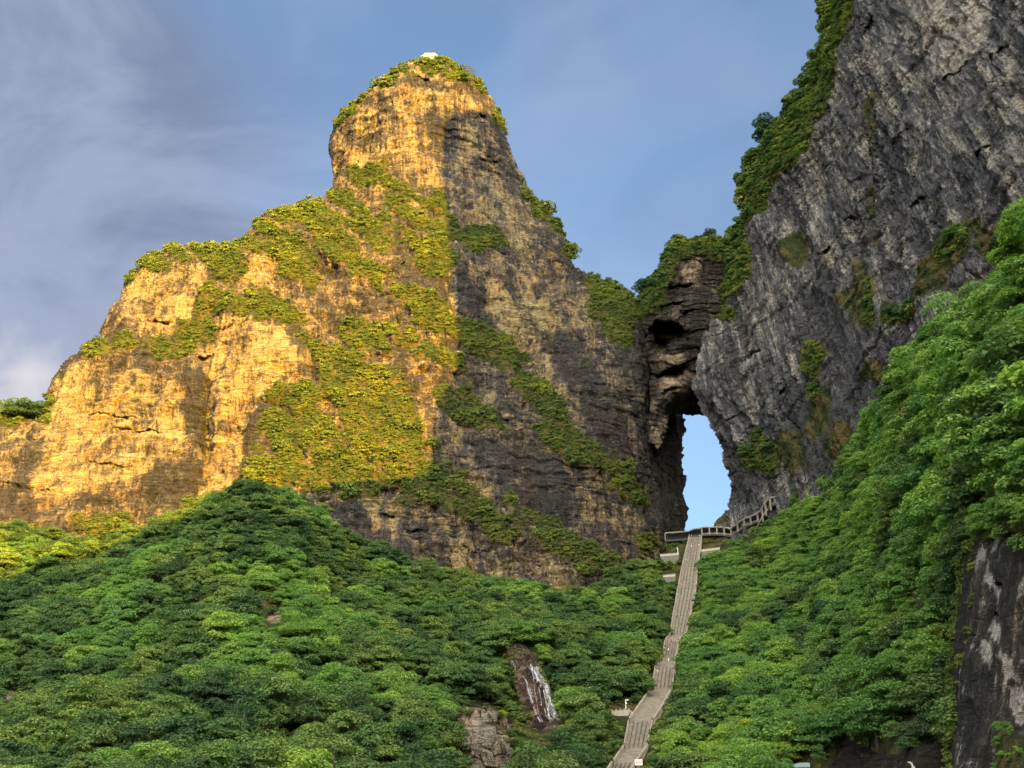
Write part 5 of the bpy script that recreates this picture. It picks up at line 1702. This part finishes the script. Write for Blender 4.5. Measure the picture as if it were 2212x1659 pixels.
PY = 893.0
M_CREAM = plain_mat('cream_plaster', (0.36, 0.33, 0.26), 0.7, 0.08, 0.5)
a = Vector(at(908, 122, PY)); b = Vector(at(950, 122, PY)); zt = at(930, 113.5, PY)[2]
pav = thing('summit_pavilion', ((a.x + b.x) / 2, PY, a.z - 6), 'cream flat-roofed pavilion on the very top of the summit', 'pavilion')
w = b.x - a.x; cx_ = (a.x + b.x) / 2; h_ = zt - a.z
mb = MB(); mb.box((cx_, PY + 4, a.z - 9), w * 0.7, 7, 9.0); mb.build('wall', M_CREAM, pav)
mb = MB()
lo = [(cx_ - w / 2, PY, a.z + .02), (cx_ + w / 2, PY, a.z + .02), (cx_ + w / 2, PY + 9, a.z + .02), (cx_ - w / 2, PY + 9, a.z + .02)]
hi = [(cx_ - w * .28, PY + 1.5, zt), (cx_ + w * .25, PY + 1.5, zt), (cx_ + w * .25, PY + 7, zt), (cx_ - w * .28, PY + 7, zt)]
mb.quadbox(lo + hi); mb.build('roof', M_CREAM, pav)
mb = MB(); mb.box((cx_ - w * .02, PY + 4.2, zt + .01), w * .58, 6.5, 0.35); mb.build('roof_cap', M_CREAM, pav)

LY = 862.0
fr = thing('lattice_frame', tuple(at(1014, 168, LY)), 'dark steel lattice frame at the right end of the summit', 'frame')
mbh = MB(); mbv = MB()
lx = lambda x, y, dy=0: Vector(at(x, y, LY + dy))
for dy in (0, 3.0):
    for k in range(6):
        y = 143.5 + k * 4.8
        x1 = 1016 + min(11, max(0, (y - 143.5) * 1.15))
        x0 = 1001 if y < 158 else 1018
        mbh.bar(lx(x0, y, dy), lx(x1, y, dy), 0.45)
    for k in range(7):
        x = 1003 + k * 4
        y0 = 143.5 + max(0, (x - 1016) / 1.15)
        y1 = 160 if x < 1018 else 176
        mbv.bar(lx(x, y0, dy), lx(x, y1, dy), 0.45)
    mbh.bar(lx(1016, 143.5, dy), lx(1027, 153, dy), 0.4)
mbh.build('crossbar', M_STEEL, fr); mbv.build('upright', M_STEEL, fr)

# ------------------------------------------------------------------ waterfall
M_WATER, nt_, out_ = new_mat('falling_water')
_tc = N(nt_, 'ShaderNodeTexCoord'); _mp = N(nt_, 'ShaderNodeMapping'); _mp.inputs['Scale'].default_value = (2.5, 2.5, 0.35)
nt_.links.new(_tc.outputs['Object'], _mp.inputs['Vector'])
_n = N(nt_, 'ShaderNodeTexNoise', ins={'Scale': 2.2, 'Detail': 6.0, 'Roughness': 0.7}); nt_.links.new(_mp.outputs['Vector'], _n.inputs['Vector'])
_r = ramp(nt_, [(0.38, 0.0), (0.68, 0.75)]); nt_.links.new(_n.outputs['Fac'], _r.inputs['Fac'])
_b = N(nt_, 'ShaderNodeBsdfPrincipled', ins={'Base Color': (0.82, 0.86, 0.90, 1), 'Roughness': 0.35})
nt_.links.new(_r.outputs['Color'], _b.inputs['Alpha'])
nt_.links.new(_b.outputs['BSDF'], out_.inputs['Surface'])
wfall = thing('waterfall', tuple(surf(wf, 1190, 1580)), 'thin white waterfall streaming down the brown wet rock among the trees', 'waterfall')
r_ = random.Random(9)
veils = [([(1152, 1440), (1164, 1466), (1176, 1496), (1186, 1530), (1192, 1560), (1196, 1580)], 15.0), ([(1160, 1440), (1176, 1470), (1188, 1510), (1196, 1550), (1199, 1580)], 9.0), ([(1140, 1480), (1150, 1520), (1168, 1562)], 6.0)]
strands = [([(1146, 1434), (1150, 1446), (1158, 1456), (1163, 1470), (1170, 1484)], 4.0), ([(1157, 1438), (1162, 1450), (1172, 1466), (1180, 1482), (1186, 1500), (1191, 1520)], 3.0), ([(1163, 1470), (1168, 1488), (1176, 1487), (1184, 1498), (1190, 1515)], 3.0),
           ([(1191, 1515), (1187, 1520), (1181, 1530), (1170, 1529)], 2.2), ([(1181, 1530), (1183, 1548), (1188, 1562), (1194, 1578), (1197, 1590)], 4.5), ([(1191, 1520), (1196, 1540), (1199, 1556), (1202, 1575)], 2.6), ([(1173, 1534), (1178, 1550), (1184, 1560)], 1.8),
           ([(1107, 1428), (1112, 1440), (1115, 1457)], 1.6), ([(1135, 1468), (1140, 1480), (1141, 1492), (1148, 1515), (1154, 1537), (1164, 1556), (1180, 1578), (1190, 1588)], 2.0), ([(1149, 1445), (1152, 1470), (1156, 1500), (1160, 1530)], 1.2), ([(1160, 1470), (1166, 1500), (1168, 1529)], 1.6), ([(1174, 1490), (1178, 1512), (1180, 1530)], 1.6),
           ([(1094, 1396), (1096, 1404)], 1.8), ([(1172, 1590), (1178, 1600), (1186, 1612)], 1.4), ([(1197, 1588), (1203, 1600), (1207, 1609)], 2.4), ([(1201, 1626), (1200, 1640), (1194, 1650)], 2.6), ([(1188, 1584), (1198, 1582), (1200, 1592)], 4.0), ([(1155, 1445), (1160, 1462), (1172, 1480)], 2.0), ([(1186, 1500), (1192, 1530), (1196, 1560)], 1.4)]
M_VEIL, nt2, out2 = new_mat('water_veil')
_tc = N(nt2, 'ShaderNodeTexCoord'); _mp = N(nt2, 'ShaderNodeMapping'); _mp.inputs['Scale'].default_value = (4.0, 4.0, 0.3)
nt2.links.new(_tc.outputs['Object'], _mp.inputs['Vector'])
_n = N(nt2, 'ShaderNodeTexNoise', ins={'Scale': 1.3, 'Detail': 7.0, 'Roughness': 0.75}); nt2.links.new(_mp.outputs['Vector'], _n.inputs['Vector'])
_r = ramp(nt2, [(0.44, 0.0), (0.70, 0.42)]); nt2.links.new(_n.outputs['Fac'], _r.inputs['Fac'])
_b = N(nt2, 'ShaderNodeBsdfPrincipled', ins={'Base Color': (0.8, 0.83, 0.87, 1), 'Roughness': 0.4})
nt2.links.new(_r.outputs['Color'], _b.inputs['Alpha'])
nt2.links.new(_b.outputs['BSDF'], out2.inputs['Surface'])
for si_, (pts_, w_) in enumerate(strands + veils):
    veil_ = si_ >= len(strands)
    P = []
    for (x, y) in pts_:
        if 1405 < y < 1598:
            q = surf(wf, x, y)
        else:
            q = Vector(at(x, y, float(hill['f'](np.array([x]), np.array([y]))[0]) - 7))
        P.append(q)
    # subdivide with wobble
    PP = []
    for i in range(len(P) - 1):
        for k in range(4):
            q = P[i].lerp(P[i + 1], k / 4) + Vector((r_.uniform(-.12, .12), -0.35, 0))
            PP.append(q)
    PP.append(P[-1] + Vector((0, -0.35, 0)))
    mb = MB()
    px_m = 0.155
    k0 = 0
    for i, q in enumerate(PP):
        ww = w_ * px_m * (0.8 + 0.5 * r_.random()) * (1.0 if not veil_ else 1.3)
        mb.v += [(q.x - ww / 2, q.y + .1, q.z), (q.x, q.y - 0.22, q.z), (q.x + ww / 2, q.y + .1, q.z)]
    for i in range(len(PP) - 1):
        a = i * 3
        mb.f += [(a, a + 1, a + 4, a + 3), (a + 1, a + 2, a + 5, a + 4)]
    mb.build('water_veil' if veil_ else 'water_strand', M_VEIL if veil_ else M_WATER, wfall, smooth=True)

# ------------------------------------------------------------------ small things at the bottom edge
SY = 298.0
a = Vector(at(1371, 1640, SY)); b = Vector(at(1388, 1653, SY))
sg = thing('sign_board', ((a.x + b.x) / 2, SY, b.z - 2.0), 'white notice board with worn red strokes by the foot of the stairway', 'sign')
mb = MB(); mb.box(((a.x + b.x) / 2, SY, b.z), b.x - a.x, 0.12, a.z - b.z); mb.build('board', M_WHITE, sg)
mb = MB()
for sx in (a.x + .15, b.x - .15): mb.box((sx, SY + .11, b.z - 2.4), 0.1, 0.1, 3.4)
mb.build('post', M_STEEL, sg)
ww, hh = b.x - a.x, a.z - b.z
mb = MB()
for (u0, v0, u1, v1, th_) in ((.12, .86, .30, .82, .07), (.2, .85, .2, .12, .07), (.1, .55, .34, .5, .06), (.32, .72, .34, .2, .06), (.46, .8, .64, .84, .07), (.54, .84, .5, .14, .07), (.44, .45, .66, .42, .06), (.66, .75, .68, .15, .06), (.76, .82, .94, .8, .06), (.84, .8, .84, .4, .06), (.76, .5, .93, .5, .05), (.78, .22, .92, .3, .06)):
    mb.bar((a.x + u0 * ww, SY - .075, b.z + v0 * hh), (a.x + u1 * ww, SY - .075, b.z + v1 * hh), th_ * hh * .8, 0.03)
mb.build('red_lettering', M_RED, sg)

a = Vector(at(1425, 1651, 292)); b = Vector(at(1451, 1651, 290))
t = thing('pipe_rail', tuple(a), 'thin white horizontal rail among the trees right of the notice board', 'rail')
mb = MB(); mb.tube([a, b], 0.07, 6); mb.build('bar', M_WHITE, t)
mb = MB()
for k in range(3):
    q = a.lerp(b, k / 2); mb.box((q.x, q.y, q.z - 1.2), 0.08, 0.08, 1.2)
mb.build('post', M_WHITE, t)

a = Vector(at(1715, 1653, 240)); b = Vector(at(1749, 1647.5, 240)); c = Vector(at(1749, 1672, 240))
hut = thing('hut', ((a.x + b.x) / 2, 241, c.z - 1.5), 'blue-grey roofed hut showing only its top at the bottom edge', 'hut')
mb = MB()
x0, x1, xm = a.x, b.x, Vector(at(1728, 1649, 240)).x
zl, zh = a.z, b.z
mb.v = [(x0, 240, zl), (xm, 240, zh), (x1, 240, zh), (x1, 240, zl - .35), (x0, 240, zl - .35), (x0, 243.5, zl), (xm, 243.5, zh), (x1, 243.5, zh), (x1, 243.5, zl - .35), (x0, 243.5, zl - .35)]
mb.f = [(0, 1, 2, 3, 4), (9, 8, 7, 6, 5), (0, 5, 6, 1), (1, 6, 7, 2), (2, 7, 8, 3), (3, 8, 9, 4), (4, 9, 5, 0)]
mb.build('roof', M_TEAL, hut)
mb = MB(); mb.box(((x0 + x1) / 2, 241.75, c.z - 1.5), (x1 - x0) * .9, 3.0, zl - .36 - c.z + 1.5); mb.build('wall', plain_mat('hut_wall', (0.4, 0.42, 0.42), 0.8), hut)

pp = [at(1974, 1664, 215), at(1972, 1656, 215), at(1968, 1649, 215), at(1962, 1646, 215)]
t = thing('curved_post', tuple(pp[0]), 'white curved post rising at the bottom edge under the dark outcrop', 'post')
mb = MB()
for i in range(3): mb.bar(pp[i], pp[i + 1], 0.55, 0.2)
mb.build('post', M_WHITE, t)


# ------------------------------------------------------------------ people on the stairs
def person_mesh(name, pose, shirt, trousers):
    bm = bmesh.new()
    sk = bm.verts.layers.skin.verify()
    J = {}
    def jv(n, co, r):
        v = bm.verts.new(co); v[sk].radius = (r, r); J[n] = v
    st_ = pose
    jv('pelvis', (0, 0, 0.92), 0.13)
    jv('waist', (0, -0.01, 1.08), 0.115); jv('chest', (0, -0.02 * st_['lean'], 1.30), 0.145); jv('neck', (0, -0.03 * st_['lean'], 1.46), 0.052)
    jv('head', (0, -0.02 - .03 * st_['lean'], 1.58), 0.095); jv('crown', (0, -0.01 - .03 * st_['lean'], 1.68), 0.075)
    for sd, sg_ in (('l', -1), ('r', 1)):
        f_ = st_['step'] * sg_
        jv('hip' + sd, (sg_ * 0.09, 0, 0.86), 0.09); jv('knee' + sd, (sg_ * 0.10, -0.16 * f_ - 0.03, 0.47 + 0.05 * max(0, f_)), 0.06)
        jv('ankle' + sd, (sg_ * 0.10, -0.14 * f_ + 0.06, 0.07 + 0.10 * max(0, f_)), 0.042); jv('toe' + sd, (sg_ * 0.12, -0.14 * f_ - 0.12, 0.03 + 0.10 * max(0, f_)), 0.035)
        jv('sh' + sd, (sg_ * 0.18, 0, 1.38), 0.062); jv('el' + sd, (sg_ * 0.25, 0.05 + .1 * f_, 1.12), 0.042); jv('wr' + sd, (sg_ * 0.24, -0.08 + 0.16 * f_, 0.90), 0.03); jv('hand' + sd, (sg_ * 0.235, -0.11 + 0.17 * f_, 0.81), 0.035)
    E = [('pelvis', 'waist'), ('waist', 'chest'), ('chest', 'neck'), ('neck', 'head'), ('head', 'crown')]
    for sd in 'lr':
        E += [('pelvis', 'hip' + sd), ('hip' + sd, 'knee' + sd), ('knee' + sd, 'ankle' + sd), ('ankle' + sd, 'toe' + sd), ('chest', 'sh' + sd), ('sh' + sd, 'el' + sd), ('el' + sd, 'wr' + sd), ('wr' + sd, 'hand' + sd)]
    for a, b in E: bm.edges.new((J[a], J[b]))
    J['pelvis'][sk].use_root = True
    me = bpy.data.meshes.new(name)
    bm.to_mesh(me); bm.free()
    o = bpy.data.objects.new(name, me); COL.objects.link(o)
    o.modifiers.new('skin', 'SKIN'); s2 = o.modifiers.new('sub', 'SUBSURF'); s2.levels = 1
    dg = bpy.context.evaluated_depsgraph_get(); dg.update()
    m2 = bpy.data.meshes.new_from_object(o.evaluated_get(dg))
    bpy.data.objects.remove(o)
    m2.materials.clear()
    for m in (shirt, trousers, M_SKIN, M_HAIR): m2.materials.append(m)
    for p in m2.polygons:
        z = p.center.z; y = p.center.y; x = abs(p.center.x)
        if z > 1.44: k = 3 if (z > 1.66 or y > 0.0) else 2
        elif x > 0.2 and z < 1.12: k = 2
        elif z > 0.93: k = 0
        elif z > 0.09: k = 1
        else: k = 3
        p.material_index = k; p.use_smooth = True
    return m2


M_C = {n: plain_mat(n + '_cloth', c, 0.9, 0.1, 4.0) for n, c in (('white', (0.8, 0.8, 0.78)), ('black', (0.03, 0.03, 0.035)), ('blue', (0.10, 0.16, 0.30)), ('red', (0.4, 0.06, 0.05)), ('grey', (0.2, 0.2, 0.2)))}
PM = {}
for key, sh_, tr_ in (('white', 'white', 'grey'), ('black', 'black', 'black'), ('blue', 'blue', 'black'), ('red', 'red', 'blue'), ('allwhite', 'white', 'white')):
    PM[key] = person_mesh('person', dict(lean=1.0, step=0.8 if key != 'blue' else -0.8), M_C[sh_], M_C[tr_])
folk = [(1494, 1183, 'allwhite', 'person in white in the middle of the top flight'), (1511, 1182, 'white', 'person in a white top by the right balustrade of the top flight'), (1482, 1213, 'white', 'person in a white top by the left balustrade above the lookout'),
        (1507, 1165, 'red', 'person in a red top just below the head of the stairs'), (1494, 1161.5, 'white', 'person in a white top at the left side of the stair head'), (1499, 1161.2, 'black', 'person in black standing at the stair head left of centre'),
        (1503, 1161.6, 'red', 'person in a red top at the centre of the stair head'), (1508, 1161.2, 'blue', 'person in a blue top at the stair head right of centre'), (1512, 1161.5, 'allwhite', 'person in white at the right side of the stair head'),
        (1463, 1336, 'black', 'person in black walking halfway up the stairs, upper of two'), (1466, 1341, 'blue', 'person in a blue top halfway up the stairs, lower of two'), (1450, 1389, 'black', 'person in black on the small upper landing'),
        (1444, 1410, 'white', 'person in a white top on the flight between the two landings'), (1444, 1431, 'allwhite', 'person in white on the middle landing'), (1421, 1457, 'allwhite', 'person in white by the left balustrade below the middle landing'), (1457, 1290, 'white', 'person in a white top close to the left balustrade of the long upper flight')]
for k, (x, y, key, lab) in enumerate(folk):
    l, r, Y = st(y)
    x = min(max(x, l + 2), r - 2)
    q = at(x, y, Y)
    o = link('person', PM[key])
    o.location = (q[0], q[1] - 0.1, q[2] + 0.22)
    o.rotation_euler = (0, 0, random.choice([0, math.pi]) + random.uniform(-.5, .5))
    o['label'] = lab; o['category'] = 'person'; o['group'] = 'people on the stairway'
